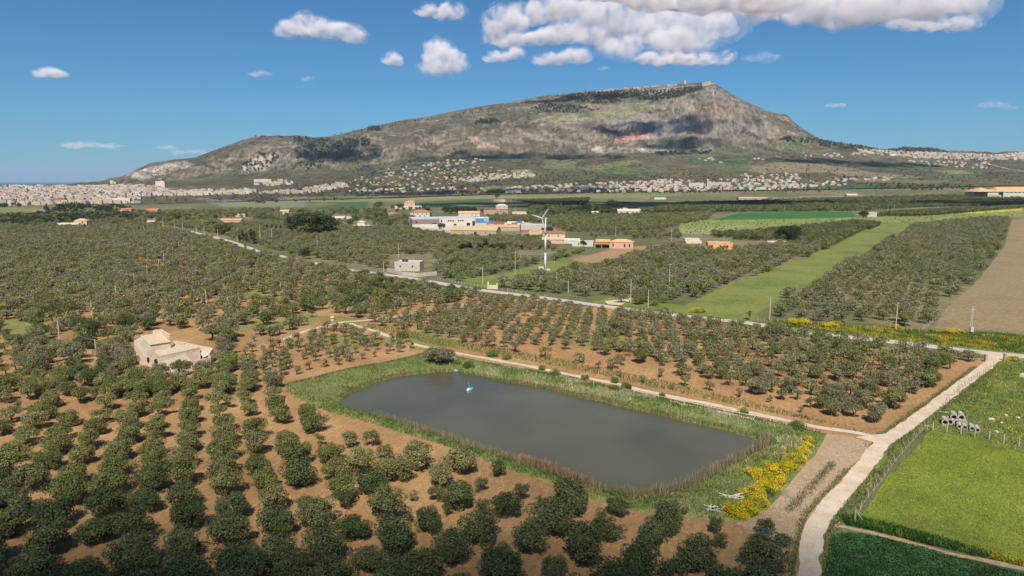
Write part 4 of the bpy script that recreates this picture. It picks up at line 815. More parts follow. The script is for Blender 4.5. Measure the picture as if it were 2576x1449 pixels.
def wall_run(name, pts, h, th, mat, label, cat='wall', group=None):
    P = [W(*p) for p in pts]; o = empty(name, P[0]); tag(o, label, cat, group)
    for a, b in zip(P, P[1:]):
        d = b-a; m_ = (a+b)/2-P[0]; MB().box((m_.x, m_.y, h/2-.2), (d.length, th, h+.4), math.atan2(d.y, d.x)).build('wall_section', mat, o)
    return o
wall_run('boundary_wall', [(1050,577),(1098,582),(1128,585),(1156,586)], 2.6, .4, WM['white'], 'white boundary wall in front of the white workshop')
wall_run('boundary_wall', [(975,683),(1012,693),(1050,697),(1098,692)], 2.0, .35, WM['grey'], 'grey rendered wall around the small concrete house')
wall_run('boundary_wall', [(1717,613),(1764,612)], 2.2, .4, WM['cream'], 'cream garden wall beside the orange house')
wall_run('boundary_wall', [(1283,541),(1345,546)], 1.8, .4, WM['beige'], 'low beige wall running right of the pink villa')
house('shed', 1200, 561, 16, 9, 5.5, 10, wallmat('blue_sheet', (.08,.20,.42)), 'flat', 'white', 'bright blue shed at the right end of the white workshop', 'shed', HG)
house('shed', 1216, 558, 13, 8, 5, 10, wallmat('light_blue', (.25,.42,.60)), 'flat', 'white', 'pale blue shed behind the bright blue one', 'shed', HG)
house('farm_ruin', 1190, 592, 44, 16, 4.6, -14, 'stone', 'gable', 'sand', 'long sand-roofed stone farm building with arched opening below the lorry yard', 'farm building', HG, [(2, 1.8, 2.6, 3), (-10, 2.4, .9, 1), (12, 2.4, .9, 1)], rh=3.4)
house('farm_ruin', 1275, 581, 42, 18, 3.6, 3, 'stone', 'gable', 'sand', 'low sandy barn roof left of the grey concrete block', 'farm building', HG, rh=2)
house('concrete_block_building', 1341, 590, 23, 14, 8.6, 4, 'grey', 'flat', 'pale', 'plain windowless grey block behind the wind turbine tower', 'building', HG)
house('house', 1349, 594, 14, 8, 4.5, 4, 'yellow', 'flat', 'orange', 'yellow house tucked against the plain grey block', 'house', HG)
house('shed', 1325, 593, 9, 7, 3.6, 4, 'rose', 'gable', 'brown', 'brown shed left of the yellow house', 'shed', HG)
house('house', 984, 547, 16, 12, 4.4, -8, 'cream', 'hip', 'red', 'cream bungalow with red hipped roof, left of the larger red-roofed villa', 'house', HG, row(2, -4, 4, 2.2, 1, 1.4))
o = house('villa', 1056, 547, 27, 16, 6.4, -5, 'white', 'hip', 'red', 'white two-storey villa with red hipped roof behind the workshop', 'villa', HG, row(4, -9, 9, 4.6, 1.2, 1.6)+row(3, -7, 7, 1.8, 1.4, 2))
house('villa', 1247, 540, 36, 14, 6.8, 6, 'rose', 'flat', 'brown', 'rose-red villa with flat roof among pine trees', 'villa', HG, row(3, 2, 12, 4.6, 1.2, 2.2))
house('house', 1262, 529, 20, 12, 7.5, 6, 'beige', 'hip', 'pale', 'beige upper house behind the rose-red villa', 'house', HG, row(2, -4, 4, 5, 1, 1.4))
house('house', 1180, 545, 30, 12, 4.6, 8, 'cream', 'gable', 'orange', 'cream house with orange tile roof left of the rose-red villa', 'house', HG, row(2, 4, 9, 2.4, 1, 1.4), chim=True)
house('house', 1306, 544, 20, 12, 5.4, 3, 'cream', 'flat', 'pale', 'cream block house at the right end of the rose-red villa', 'house', HG, row(3, -6, 6, 2.6, 1, 1.3))
house('farmhouse', 1028, 526, 48, 14, 5, -3, 'cream', 'flat', 'pale', 'long pale farmhouse before the dark green field', 'farmhouse', HG, row(4, -12, 12, 2.5, 1.2, 1.6))
house('farmhouse', 1030, 522, 20, 12, 9.5, -3, 'salmon', 'hip', 'tile', 'tall salmon block rising from the long pale farmhouse', 'farmhouse', HG, row(2, -4, 4, 6.5, 1.2, 1.6))
house('cottage', 1583, 538, 36, 14, 4, 5, 'white', 'gable', 'pale', 'white cottage beside the dark stone pines', 'cottage', HG, row(4, -12, 12, 2, 1, 1.4)); house('cottage', 1572, 536, 8, 8, 7, 5, 'white', 'flat', 'pale', 'narrow white block at the left of the white cottage', 'cottage', HG)
house('cottage', 1497, 541, 10, 8, 3.5, 5, 'white', 'gable', 'pale', 'small white cottage under the dark copse', 'cottage', HG)
house('house', 1392, 600, 20, 9, 4.2, -6, 'white', 'gable', 'brown', 'white house with dark brown roof right of the turbine tower', 'house', HG, row(2, -4, 4, 2.2, 1, 1.4))
house('house', 1390, 613, 17, 8, 3.2, -8, 'salmon', 'gable', 'orange', 'low house with orange tile roof right of the turbine tower', 'house', HG)
house('shed', 1428, 613, 19, 8, 3.0, -8, 'white', 'flat', 'white', 'long white flat-roofed shed right of the orange-roofed low house', 'shed', HG)
house('house', 1465, 620, 16, 9, 3.4, -12, 'white', 'flat', 'pale', 'small white house behind a dark garden tree', 'house', HG, row(2, -3, 3, 1.8, .9, 1.2))
house('porch', 1377, 612, 8, 6, 2.6, 0, 'rose', 'flat', 'red', 'small red-roofed porch just left of the turbine tower', 'porch', HG)
o = house('pink_house', 1562, 625, 17.5, 11, 4.6, -12, 'pink', 'hip', 'orange', 'pink house with orange hipped roof and red-roofed porch', 'house', HG, [(-6, 2.4, 1.1, 1.9), (2.5, 2.2, 1.1, 2.4), (6, 2.2, 1.1, 2.4)], rh=2.1)
rb = MB(); rb.add([(-20,-5.5,2.6),(-8.8,-5.5,2.6),(-8.8,3.6,4.6),(-20,3.6,4.6),(-20,-5.5,2.8),(-8.8,-5.5,2.8),(-8.8,3.6,4.8),(-20,3.6,4.8)], [(0,3,2,1),(4,5,6,7),(0,1,5,4),(1,2,6,5),(2,3,7,6),(3,0,4,7)]); rb.build('porch_roof', RM['red'], o)
for px_ in (-19.5, -14.5): MB().box((px_, -5, 1.3), (.3, .3, 2.6)).build('porch_post', M_trim, o)
MB().box((-14.4, 2.2, 1.4), (10, 2, 2.8)).build('porch_wall', WM['rose'], o)
rb = MB(); rb.add([(-19.8,-1,4.2),(-8.8,-1,4.2),(-8.8,6,5.6),(-19.8,6,5.6),(-19.8,-1,4.4),(-8.8,-1,4.4),(-8.8,6,5.8),(-19.8,6,5.8)], [(0,3,2,1),(4,5,6,7),(0,1,5,4),(1,2,6,5),(2,3,7,6),(3,0,4,7)]); rb.build('back_roof', RM['orange'], o)
o = house('orange_house', 1811, 630, 17.5, 11, 5.0, -9, 'orange', 'flat', 'orange', 'bright orange flat-roofed house at the edge of the grass field', 'house', HG, [(-6, 3, 1.4, 1.6), (0, 3, 1.2, 1.4), (5, 3, 1.2, 1.4)], door=(2.5, 1.1, 2.2))
MB().box((-2, 0, 5.9), (1.2, 1.2, 1.1)).build('roof_tank', WM['white'], o); mb = MB(); mb.tube([(3, 1, 5), (3, 1, 11)], .07, 6); mb.build('antenna', WM['grey'], o)
house('shed', 1764, 631, 7.5, 6, 2.6, -9, 'white', 'flat', 'grey', 'white lean-to shed left of the orange house', 'shed', HG)
house('shed', 1963, 619, 18, 8, 2.2, -6, 'stone', 'gable', 'pale', 'low pale-roofed shed half hidden by olives under the big pine', 'shed', HG, rh=1.2)
house('house', 1741, 612, 12, 8, 3.2, -5, 'cream', 'flat', 'pale', 'pale cream outbuilding behind the cream garden wall', 'house', HG)
o = house('concrete_house', 1024, 682, 14.5, 8.5, 4.6, -8, 'grey', 'flat', 'pale', 'small grey concrete house with solar panels beside the paved road', 'house', HG, [(-4, 2.6, .8, .9), (3, 2.6, .8, .9)])
for s in (-3.2, -1.4): MB().add([(s-.8,-1,5),(s+.8,-1,5),(s+.8,.6,6.1),(s-.8,.6,6.1),(s-.8,-.95,4.93),(s+.8,-.95,4.93),(s+.8,.65,6.03),(s-.8,.65,6.03)], [(0,1,2,3),(4,7,6,5),(0,4,5,1),(1,5,6,2),(2,6,7,3),(3,7,4,0)]).build('solar_panel', plain('solar', (.02,.03,.06), .1, 1, .2), o)
o = empty('carport', W(1109, 666)); tag(o, 'green-roofed open carport right of the small concrete house', 'carport', HG)
MB().box((0, 0, 3), (9.5, 4, .15)).build('roof', RM['green'], o)
for a, b in ((-4.3,-1.8),(4.3,-1.8),(-4.3,1.8),(4.3,1.8)): MB().box((a, b, 1.4), (.15, .15, 3)).build('post', WM['grey'], o)
o = empty('canopy_frame', W(1352, 652)); tag(o, 'green steel canopy frame and red roof strip left of the turbine', 'canopy', HG)
MB().box((0, 0, 3.2), (24, 1.2, .2), -.03).build('roof_strip', RM['green'], o); MB().box((-8, 7, 3.3), (11, 2, .2), .25).build('red_roof_strip', RM['red'], o); MB().box((6, 5, 3.35), (11, 1.4, .2), .5).build('roof_strip', RM['green'], o)
for i in range(6): MB().box((-11+i*4.4, 0, 1.55), (.15, .15, 3.1)).build('post', WM['grey'], o)
o = empty('gate', W(1238, 727)); tag(o, 'pair of cream masonry gate pillars at the field entrance by the road', 'gate')
MB().box((-1.9, .5, 1.6), (.7, .7, 3.3)).build('pillar', WM['cream'], o); MB().box((2.2, -.1, 1.3), (.7, .7, 2.7)).build('pillar', WM['cream'], o); MB().box((.2, .2, .9), (3.4, .3, 1.8), -.14).build('wall_panel', WM['cream'], o)
# left-hand houses
house('villa', 168, 571, 24, 9, 3.4, 8, 'white', 'flat', 'white', 'long low white wing of the villa standing in the left olive groves', 'villa', HG)
house('villa', 203, 570, 13, 9, 6.4, 8, 'beige', 'hip', 'orange', 'two-storey beige tower house with orange roof beside the long white wing', 'villa', HG, [(2, 4.6, 1.4, 1.7)])
house('house', 381, 539, 18, 10, 5.2, 0, 'cream', 'gable', 'red', 'house with a bright red roof beyond the left groves', 'house', HG, rh=3.4); house('house', 367, 540, 10, 8, 4, 0, 'white', 'flat', 'white', 'white annex left of the bright red roof', 'house', HG)
house('house', 316, 534, 17, 10, 4, 0, 'salmon', 'gable', 'red', 'small house with faded red roof at the dark tree line', 'house', HG)
house('substation_tower', 380, 568, 9, 6, 5.4, 0, 'cream', 'flat', 'pale', 'small cream utility building among poles at the road bend', 'building', HG, [(0, 2.5, 1, 1.2)])
house('house', 849, 558, 16, 9, 4.6, -6, 'white', 'gable', 'pale', 'white house right of the big dark pines', 'house', HG); house('house', 868, 557, 16, 9, 5, -6, 'cream', 'flat', 'pale', 'cream flat-roofed house next to the white house by the big pines', 'house', HG)
house('house', 911, 577, 20, 9, 3.4, 4, 'white', 'flat', 'white', 'low white house in the grove below the big pines', 'house', HG); house('house', 908, 572, 8, 7, 5.4, 4, 'cream', 'hip', 'pale', 'cream upper storey block behind the low white house', 'house', HG)
house('house', 604, 546, 14, 8, 3.6, 0, 'beige', 'flat', 'pale', 'beige ruin-like house in the distant groves', 'house', HG); house('house', 715, 540, 13, 9, 5, 0, 'cream', 'gable', 'orange', 'cream house with orange roof near the orchard rows', 'house', HG)
house('house', 580, 562, 24, 9, 3.4, 6, 'salmon', 'gable', 'tile', 'long pinkish house behind the round bright tree', 'house', HG); house('house', 816, 571, 15, 8, 3.6, -6, 'rose', 'gable', 'tile', 'low rose house seen under the big pines', 'house', HG)
house('hut', 2193, 546, 13, 8, 6, 3, 'beige', 'flat', 'pale', 'square windowless beige hut at the corner of the bright green field', 'hut', HG)
# right distance
house('terrace_building', 1893, 506, 66, 16, 8.4, -1, 'salmon', 'flat', 'tile', 'long salmon terrace building with rows of windows beyond the dark groves', 'building', HG, row(14, -30, 30, 6, 1.6, 2)+row(14, -30, 30, 2.4, 1.8, 2.2))
house('farmhouse', 2143, 495, 30, 12, 5, 3, 'stone', 'gable', 'pale', 'stone farmhouse beside a dark copse on the right plain', 'farmhouse', HG)
house('house', 1660, 502, 30, 12, 4.5, 0, 'white', 'flat', 'pale', 'white farmhouse right of the striped orchard', 'house', HG); house('farmhouse', 1256, 509, 26, 12, 6, 0, 'cream', 'flat', 'pale', 'cream farmhouse at the left end of the striped orchard', 'farmhouse', HG)
pw_ = G(2458, 500); dpt = pw_.y*CP
o = empty('warehouse', pw_, math.radians(-3)); tag(o, 'huge white warehouse with orange gabled roofs at the right edge', 'warehouse')
sx = dpt/F
def wb(nm, x0, x1, y0, y1, z0, z1, mat): MB().box(((x0+x1)/2*sx, (y0+y1)/2*sx, (z0+z1)/2*sx), ((x1-x0)*sx, (y1-y0)*sx, (z1-z0)*sx)).build(nm, mat, o)
wb('wall', 62, 330, 0, 60, -3, 19, WM['white']); wb('canopy_wall', 2, 40, 22, 60, -3, 17, WM['grey']); wb('office_block', 24, 50, 0, 20, -3, 15, WM['cream']); wb('link_wall', 41, 61, 6, 60, -3, 19, WM['grey'])
for i in range(5): wb('column', 2+i*5, 3+i*5, 18, 20, -3, 16, WM['grey'])
for i in range(5): wb('window', 28+i*4.4, 30+i*4.4, -.4, 0, 8, 10, M_dark); 
for i in range(26): wb('window', 68+i*10, 74+i*10, -.5, 0, 15, 16.4, M_dark)
rb = MB()
for (xa, xm, xb, ys, ye, zt) in ((-2, 22, 47, -1, 62, 28), (44, 62, 332, -1, 62, 29)):
    A = [(xa,ys,17.4),(xb,ys,17.4),(xb,ye,17.4),(xa,ye,17.4),(xm,(ys+ye)/2,zt),(min(xb, xm+240) if xb > 100 else xm+1,(ys+ye)/2,zt)]
    A = [(a*sx, b*sx, c2*sx) for a, b, c2 in A]; rb.add(A, [(0,1,5,4),(1,2,5),(2,3,4,5),(3,0,4),(0,3,2,1)])
rb.build('roof', RM['orange'], o)
# lorries in the yard
def lorry(x, y, rz, col, lab, L=11):
    o = empty('lorry', W(x, y), math.radians(rz)); tag(o, lab, 'lorry', 'lorries parked in the yard behind the stone farm')
    MB().box((-1, 0, 2.3), (L-2, 2.5, 2.5)).build('cargo_box', plain('lorry_body', col, .1, 1, .5), o); MB().box((L/2-1, 0, 1.8), (2.1, 2.4, 2.5)).build('cab', WM['white'], o); MB().box((L/2-.0, 0, 2.4), (.12, 2.1, .9)).build('windscreen', M_dark, o)
    for a in (-L/2+1, -L/2+2.6, L/2-1.2):
        for b in (-1.1, 1.1):
            mb = MB(); mb.tube([(a, b-.15, .5), (a, b+.15, .5)], .5, 12); mb.build('wheel', M_dark, o)
lorry(1236, 566, 5, (.08,.22,.45), 'lorry with a blue box body, leftmost in the yard'); lorry(1258, 567, -4, (.45,.07,.04), 'long flat red trailer lorry in the middle of the yard', 14)
lorry(1287, 565, 3, (.65,.65,.62), 'white-bodied lorry standing before the red ones'); lorry(1296, 568, 0, (.5,.08,.05), 'short red lorry right of the white-bodied one', 9); lorry(1306, 563, 8, (.05,.14,.42), 'dark blue lorry, rightmost in the yard', 10)
# ---------------------------------------------------------------- ruined farmhouse
def prm(name, pts_top, thick, mat, parent, off):
    vs = [p-off for p in pts_top]+[p-off-Vector((0, 0, thick)) for p in pts_top]; n = len(pts_top)
    return MB().add(vs, [tuple(range(n)), tuple(range(2*n-1, n-1, -1))]+[(i, n+i, n+(i+1) % n, (i+1) % n) for i in range(n)]).build(name, mat, parent)
def wallq(name, pts, mat, parent, off, th=.35, z0=-.3):
    """vertical wall under the polyline pts (tops)"""
    mb = MB()
    for a, b in zip(pts, pts[1:]):
        d = (b-a); nn = Vector((-d.y, d.x, 0)).normalized()*th
        q = [Vector((a.x, a.y, z0)), Vector((b.x, b.y, z0)), b, a]; vs = [v-off for v in q]+[v+nn-off for v in q]
        mb.add(vs, [(0,1,2,3),(7,6,5,4),(0,4,5,1),(1,5,6,2),(2,6,7,3),(3,7,4,0)])
    return mb.build(name, mat, parent)
mt_ = NT('old_tiles'); sp = mt_.n('TexWave'); sp.inputs['Scale'].default_value = 2.6; sp.inputs['Distortion'].default_value = 2.5; sp.inputs['Detail'].default_value = 3; mt_.l(mt_.coords(), sp.inputs['Vector'])
a_ = mt_.ramp(mt_.noise(1.6, 7, .8), [(.3, (.48,.37,.24)), (.5, (.64,.52,.36)), (.7, (.78,.66,.49))]); a_ = mt_.mix(a_, mt_.ramp(sp.outputs['Fac'], [(.2, g3(.8)), (.7, g3(1.1))]), 1, 'MULTIPLY'); mt_.base(a_); mt_.bump(sp.outputs['Fac'], .05); OT = mt_.m
pm = NT('old_plaster'); a_ = pm.ramp(pm.noise(.5, 6, .7), [(.3, (.45,.36,.27)), (.6, (.62,.52,.41))]); a_ = pm.mix(a_, (.33,.26,.17), pm.ramp(pm.noise(1.2, 7, .8, stretch=(1, 1, .3)), [(.58, g3(0)), (.7, g3(.6))])); pm.base(a_); OP = pm.m
ob = W(440, 925); fo = empty('ruined_farmhouse', ob); tag(fo, 'ruined white farmhouse with tiled roofs standing in the left olive grove', 'farmhouse')
def wl(x, y, z): return W(x, y, z)
P1, P2, P3 = wl(336.6,856.8,6.3), wl(354,845.6,7.9), wl(377,866.6,6.3); P4, P5 = wl(429.6,859,6.3), wl(410,837,7.9); P6 = P1+(P4-P3); P5 = P2+(P4-P3)
mb = MB(); gb = lambda p: Vector((p.x, p.y, -.3))
vs = [gb(P1), gb(P3), gb(P4), gb(P6), P1, P3, P4, P6, P2, P5]; mb.add([v-ob for v in vs], [(0,1,5,8,4),(1,2,6,5),(2,3,7,9,6),(3,0,4,7),(4,8,9,7),(5,6,9,8),(0,3,2,1)]); mb.build('wall', OP, fo)
dr = Vector((0, 0, .12)); ev_ = (P3-P2)*.06; ov = (P2-P5).normalized()*.15
prm('roof', [P2+dr*1.5+ov, P3+dr+ev_+ov, P4+dr+ev_, P5+dr*1.5], .14, OT, fo, ob); prm('roof', [P1+dr-ev_+ov, P2+dr*1.5+ov, P5+dr*1.5, P6+dr], .14, OT, fo, ob)
for (a, b, nm) in ((P4, P6, 'parapet_wall'),): wallq(nm, [b+Vector((0,0,2.2)), P5+Vector((.05,0.05,1.2)), a+Vector((0, 0, 2.0))], OP, fo, ob, -.4, 4)
A, B, C3, D3, E3, F3 = wl(378.5,873.6,4.8), wl(438,868,4.8), wl(477.2,865.9,4.8), wl(501.7,873.6,4.3), wl(501,880.6,3.5), wl(401,896,3.5)
prm('low_roof', [A, F3, E3, D3, C3, B], .25, OT, fo, ob)
wallq('low_wall', [A-Vector((0,0,.27)), F3-Vector((0,0,.27)), E3-Vector((0,0,.27)), D3-Vector((0,0,.27))], OP, fo, ob, .3)
Gp, Hp = wl(436,857.2,5.4), wl(533.2,876.4,3.9); wallq('back_wall', [Gp, Hp], OP, fo, ob, .45); Hq = wl(533.6,886,3.2)
wallq('end_wall', [Hp+Vector((.1,.1,-.05)), wl(534,882,3.2)+Vector((.15,-2.2,-.2))], OP, fo, ob, -.4)
I3, J3, K3, L3 = wl(401.6,910,3.0), wl(464.6,890.5,3.0), wl(482.8,908.6,2.3), wl(438,919,2.3)
prm('front_roof', [I3, L3, K3, J3], .2, OT, fo, ob); wallq('front_wall', [I3-Vector((0,0,.22)), L3-Vector((0,0,.22)), K3-Vector((0,0,.22)), J3-Vector((0,0,.22))], OP, fo, ob, .3)
M1, M2, M3 = wl(485,908.5,2.2), wl(530,899,2.2), wl(534,890,2.4); wallq('courtyard_wall', [M1, M2, M3], OP, fo, ob, .35)
R1, R2, R3, R4 = wl(502,886,2.6), wl(514,880,3.3), wl(526,892,2.4), wl(511,899,2.2); prm('ruined_roof', [R1, R4, R3, R2], .2, OP, fo, ob)
for (x, y) in ((377-.0, 909), (397-2, 915.5)):
    a = P1.lerp(P3, .84) if x < 380 else P3.lerp(F3, .55); zc = 1.9
    MB().box((a.x-ob.x-.05, a.y-ob.y-.1, zc), (.55, .5, 1.2), math.atan2((P3-P1).y, (P3-P1).x)).build('window', M_dark, fo)
# ---------------------------------------------------------------- wind turbine
tb = W(1371, 679); o = empty('wind_turbine', tb); tag(o, 'tall white three-bladed wind turbine on the grass field', 'wind turbine')
MW = plain('turbine_white', (.62,.63,.62), .06, 1, .45); hubz = (679-549)/F*(tb.y*CP+50*SP)/CP*.985
mb = MB(); mb.tube([(0,0,0),(0,0,hubz*.33)], [.62,.56], 16); mb.tube([(0,0,hubz*.33),(0,0,hubz*.34)], .68, 16); mb.tube([(0,0,hubz*.34),(0,0,hubz*.66)], [.52,.46], 16); mb.tube([(0,0,hubz*.66),(0,0,hubz*.67)], .56, 16); mb.tube([(0,0,hubz*.67),(0,0,hubz-.4)], [.42,.33], 16); mb.build('tower', MW, o, True)
mb = MB(); mb.tube([(1.2,.3,hubz),(.3,0,hubz+.05),(-1.2,-.3,hubz),(-1.9,-.5,hubz)], [.28,.5,.5,.3], 12); mb.build('nacelle', MW, o, True)
mb = MB(); mb.tube([(-1.9,-.5,hubz),(-2.5,-.65,hubz)], [.42,.12], 12); mb.build('hub', MW, o, True)
hb_ = Vector((-2.1,-.55,hubz)); axis = Vector((-.72,-.69,0)).normalized(); e1 = Vector((-axis.y, axis.x, 0))
for an in (48, 168, 288):
    t = math.radians(an); d = e1*math.cos(t)*(1 if e1.x > 0 else -1)+Vector((0,0,1))*math.sin(t)
    d = Vector((d.x, d.y, d.z)); sd = d.cross(axis)
    pr = [(0,.16,.16),(.12,.42,.1),(.45,.34,.07),(.8,.22,.05),(1,.08,.03)]; vs = []; n = 8
    for f, c_, th in pr:
        for q in range(n): a = 6.283*q/n; vs.append(hb_+d*(f*8.2+.2)+sd*(math.cos(a)*c_)+axis*(math.sin(a)*th))
    fs = [(i*n+q, i*n+(q+1) % n, (i+1)*n+(q+1) % n, (i+1)*n+q) for i in range(len(pr)-1) for q in range(n)]+[tuple(range(n)), tuple(range(4*n, 5*n))[::-1]]
    MB().add(vs, fs).build('blade', MW, o, True)
MB().box((0, 0, .12), (5.4, 4.2, .5)).build('concrete_base', WM['white'], o)
o2 = empty('control_cabinet', tb+Vector((-2.4,-1.6,.37))); tag(o2, 'squat white control cabinet at the foot of the wind turbine', 'cabinet'); MB().box((0,0,.9), (2.9,1.6,1.8)).build('body', WM['white'], o2); MB().box((0,0,1.87), (3.1,1.8,.12)).build('lid', WM['grey'], o2)
# ---------------------------------------------------------------- poles and wires
M_pole = plain('concrete_pole', (.52,.47,.38), .15, 2); M_wood = plain('weathered_wood', (.40,.34,.26), .4, 3, .95); M_wire = plain('wire', (.35,.32,.28), .1)
PL += [(x, 516.5+((i*37) % 7-3)*.5, 530+((i*53) % 5-2)*.8) for i, x in enumerate([1725,1729.5,1785.6,1802.6,1845.6,1863.6,1910,1944,1972,2021.7,2035.7,2099.7,2166,2171,2232,2248.4,2296.5,2317.5,2359.5,2380,2422])]
PL.sort(key=lambda t: -t[2]); tops = {}
POLE = {}
for i, (x, y1, y2) in enumerate(PL):
    b = G(x, y2); h = max(5.5, min(14, (y2-y1)/F*(b.y*CP+50*SP)*1.03)); o = empty('utility_pole', b, R.uniform(0, 3)); r_ = .17 if b.y < 500 else .2
    mb = MB(); mb.tube([(0,0,-.2),(0,0,h)], [r_, r_*.7], 8); mb.build('post', M_pole, o)
    if x in (413.5, 1002.7, 1295.5, 1682.6): MB().box((0,0,h-.5), (1.8,.14,.14)).build('crossarm', M_pole, o)
    tops[x] = b+Vector((0,0,h-.15))
    near_ = 'among the olive trees' if x < 1000 and y2 > 600 else 'in the line beyond the green field' if y2 < 535 and x > 1700 else 'beside the paved road' if near_road(b.x, b.y, 12) else 'out on the plain'
    tag(o, f'slender pale pole {near_}, {ordi(i+1)} nearest pole', 'utility pole', 'utility poles across the plain')
b = W(2440, 840.7); o = empty('transformer_pole', b); tag(o, 'tall pylon-like pole with a switch box, by the dry brown field', 'utility pole'); h = (840.7-766)/F*(b.y*CP+50*SP)
mb = MB()
for s in (-.28, .28): mb.tube([(s*1.3,0,-.2),(s*.6,0,h-1)], .09, 6)
for i in range(9): z0 = i*(h-1)/9; mb.tube([(-.3,0,z0),(.3,0,z0+.9)], .04, 4)
mb.build('lattice_mast', M_pole, o); MB().box((0,-.45,1.7), (1.0,.6,1.5)).build('switch_box', WM['white'], o); MB().box((0,0,h-1.6), (1.7,.15,.15)).build('crossarm', M_pole, o); MB().box((0,0,h-.6), (1.3,.15,.15), .6).build('crossarm', M_pole, o); tops[2440] = b+Vector((0,0,h-1))
def wire(a, b, sag, lab, r_=.035):
    o = empty('overhead_wire', a); tag(o, lab, 'wire', 'wires between the poles'); pts = [a.lerp(b, t/16)-Vector((0,0,sag*4*(t/16)*(1-t/16)))-a for t in range(17)]; mb = MB(); mb.tube(pts, r_, 4); mb.build('cable', M_wire, o)
wire(tops[1935], tops[2251.8], 1.4, 'wire from the pole by the yellow bushes to the tall pole by the verge'); wire(tops[2251.8], tops[2440], 1.3, 'wire running to the pylon-like pole with a switch box')
wire(tops[150], tops[243.4], 1.2, 'sagging wire between the two nearest poles left of the farmhouse'); wire(tops[243.4], P1+Vector((0,0,-1.2)), .8, 'wire running from a pole to the white farmhouse wall'); wire(W(-60,842,6), tops[150], .7, 'wire entering from the left to the nearest leaning pole')
wire(tops[231.7], tops[150], 1.5, 'wire between the nearest pole and the next one behind it in the old grove'); wire(tops[292.4], tops[231.7], 1.5, 'wire between the third and fourth poles going back through the old grove'); wire(tops[1399.8], tops[1585.6], 1.6, 'wire over the olive trees behind the road, right of the turbine'); wire(tops[1585.6], tops[1682.6], 1.5, 'wire to the pole standing in the middle of the right grove')
# ---------------------------------------------------------------- fences
def fence(name, pts, n, h, label, lean=0, rail=False, mat=None, r_=.06, gaps=(), railh=.8):
    P = [W(*p) for p in pts]; o = empty(name, P[0]); tag(o, label, 'fence'); L = [0]
    for a, b in zip(P, P[1:]): L.append(L[-1]+(b-a).length)
    def at(s):
        for i in range(len(P)-1):
            if s <= L[i+1]+1e-6: return P[i].lerp(P[i+1], (s-L[i])/(L[i+1]-L[i]))
        return P[-1]
    q = []
    for i in range(n):
        p = at(L[-1]*i/(n-1)); q.append(p)
        if i in gaps: continue
        a = R.uniform(-lean, lean)-lean*.6; e = Vector((a*h, R.uniform(-lean, lean)*h*.5, h*R.uniform(.9, 1.05))); mb = MB(); mb.tube([p-P[0]-Vector((0,0,.1)), p-P[0]+e], r_, 6); mb.build('post', mat or M_wood, o)
    mb = MB()
    for a, b in zip(q, q[1:]):
        if rail: mb.tube([a-P[0]+Vector((0,0,h*railh)), b-P[0]+Vector((0,0,h*railh))], r_*.8, 5)
        else:
            for z in (.5, .85): mb.tube([a-P[0]+Vector((0,0,h*z)), b-P[0]+Vector((0,0,h*z))], .012, 3)
    if name == 'track_fence':
        lr = MB()
        for a, b in list(zip(q, q[1:]))[1:22]: lr.tube([a-P[0]+Vector((0,0,.25)), b-P[0]+Vector((0,0,.6))], .035, 5)
        lr.build('rail', M_wood, o)
    mb.build('rail' if rail else 'wire_strand', mat or M_wood if rail else M_wire, o); return o
fence('track_fence', [(2150,1318),(2160,1290),(2180,1258),(2215,1215),(2250,1165),(2290,1118),(2332,1070),(2370,1030),(2405,990),(2450,955),(2500,922)], 46, 1.45, 'leaning wooden post fence along the right side of the white track', .3, gaps=(3, 30))
fence('paddock_fence', [(2346,1082),(2375,1087),(2413,1092),(2447,1100),(2484,1105),(2520,1114),(2557,1122),(2600,1133)], 8, 1.75, 'straight row of pale posts between the green meadow and the pipes', .03, mat=M_pole, r_=.09)
fence('pond_fence', [(1178,899),(1225,909),(1262,921),(1300,932),(1345,945),(1400,958),(1450,966),(1525,978)], 15, 1.1, 'low broken fence of pale posts above the far shore of the pond', .12, mat=M_pole, r_=.07)
o = fence('pond_railing', [(1594,992),(1625,998),(1656,1005),(1690,1013),(1717,1018),(1763,1028),(1795,1035),(1829,1043),(1865,1050),(1900,1056),(1938,1063),(1977,1069)], 12, 1.15, 'white post-and-rail fence beside the gravel path above the pond', .02, True, WM['white'], .08)
fence('field_fence', [(1100,704),(1140,711),(1180,718),(1215,724),(1233,728)], 18, 1.5, 'pale post fence between the paved road and the turbine field', .08, mat=M_pole, r_=.07)
fence('field_fence', [(1250,729),(1285,734),(1320,742),(1370,748)], 10, 1.5, 'pale post fence right of the masonry gate pillars', .08, mat=M_pole, r_=.07)
fence('field_fence', [(1890,806),(1960,812),(2050,820),(2130,826),(2200,829),(2260,832),(2330,838)], 26, 1.4, 'wire fence with white posts along the weedy roadside verge', .05, mat=M_pole, r_=.06)
fence('field_fence', [(2318,836),(2325,828),(2345,812)], 9, 1.6, 'short white fence at the corner of the dry field', .02, mat=WM['white'], r_=.06)
fence('gate_fence', [(2465,898),(2474,902),(2478,912)], 4, 1.4, 'short fence ending at the left gatepost of the track', .05)
for (x, y, lb) in ((2478,910,'brown masonry gatepost on the left of the track entrance'), (2526,908,'brown masonry gatepost on the right of the track entrance')):
    o = empty('gatepost', W(x, y)); tag(o, lb, 'gatepost'); MB().box((0,0,1.0), (.6,.6,2.1)).build('pillar', WM['stone'], o); MB().box((0,0,2.1), (.75,.75,.14)).build('cap', WM['beige'], o)
o = empty('propped_rail', W(2148,1312)); tag(o, 'A-shaped wooden brace at the lower end of the track fence', 'brace'); mb = MB()
mb.tube([(0,0,0),(.15,.1,2.1)], .08, 6); mb.tube([(1.3,-.4,0),(.15,.1,1.8)], .07, 6); mb.build('brace', M_wood, o)
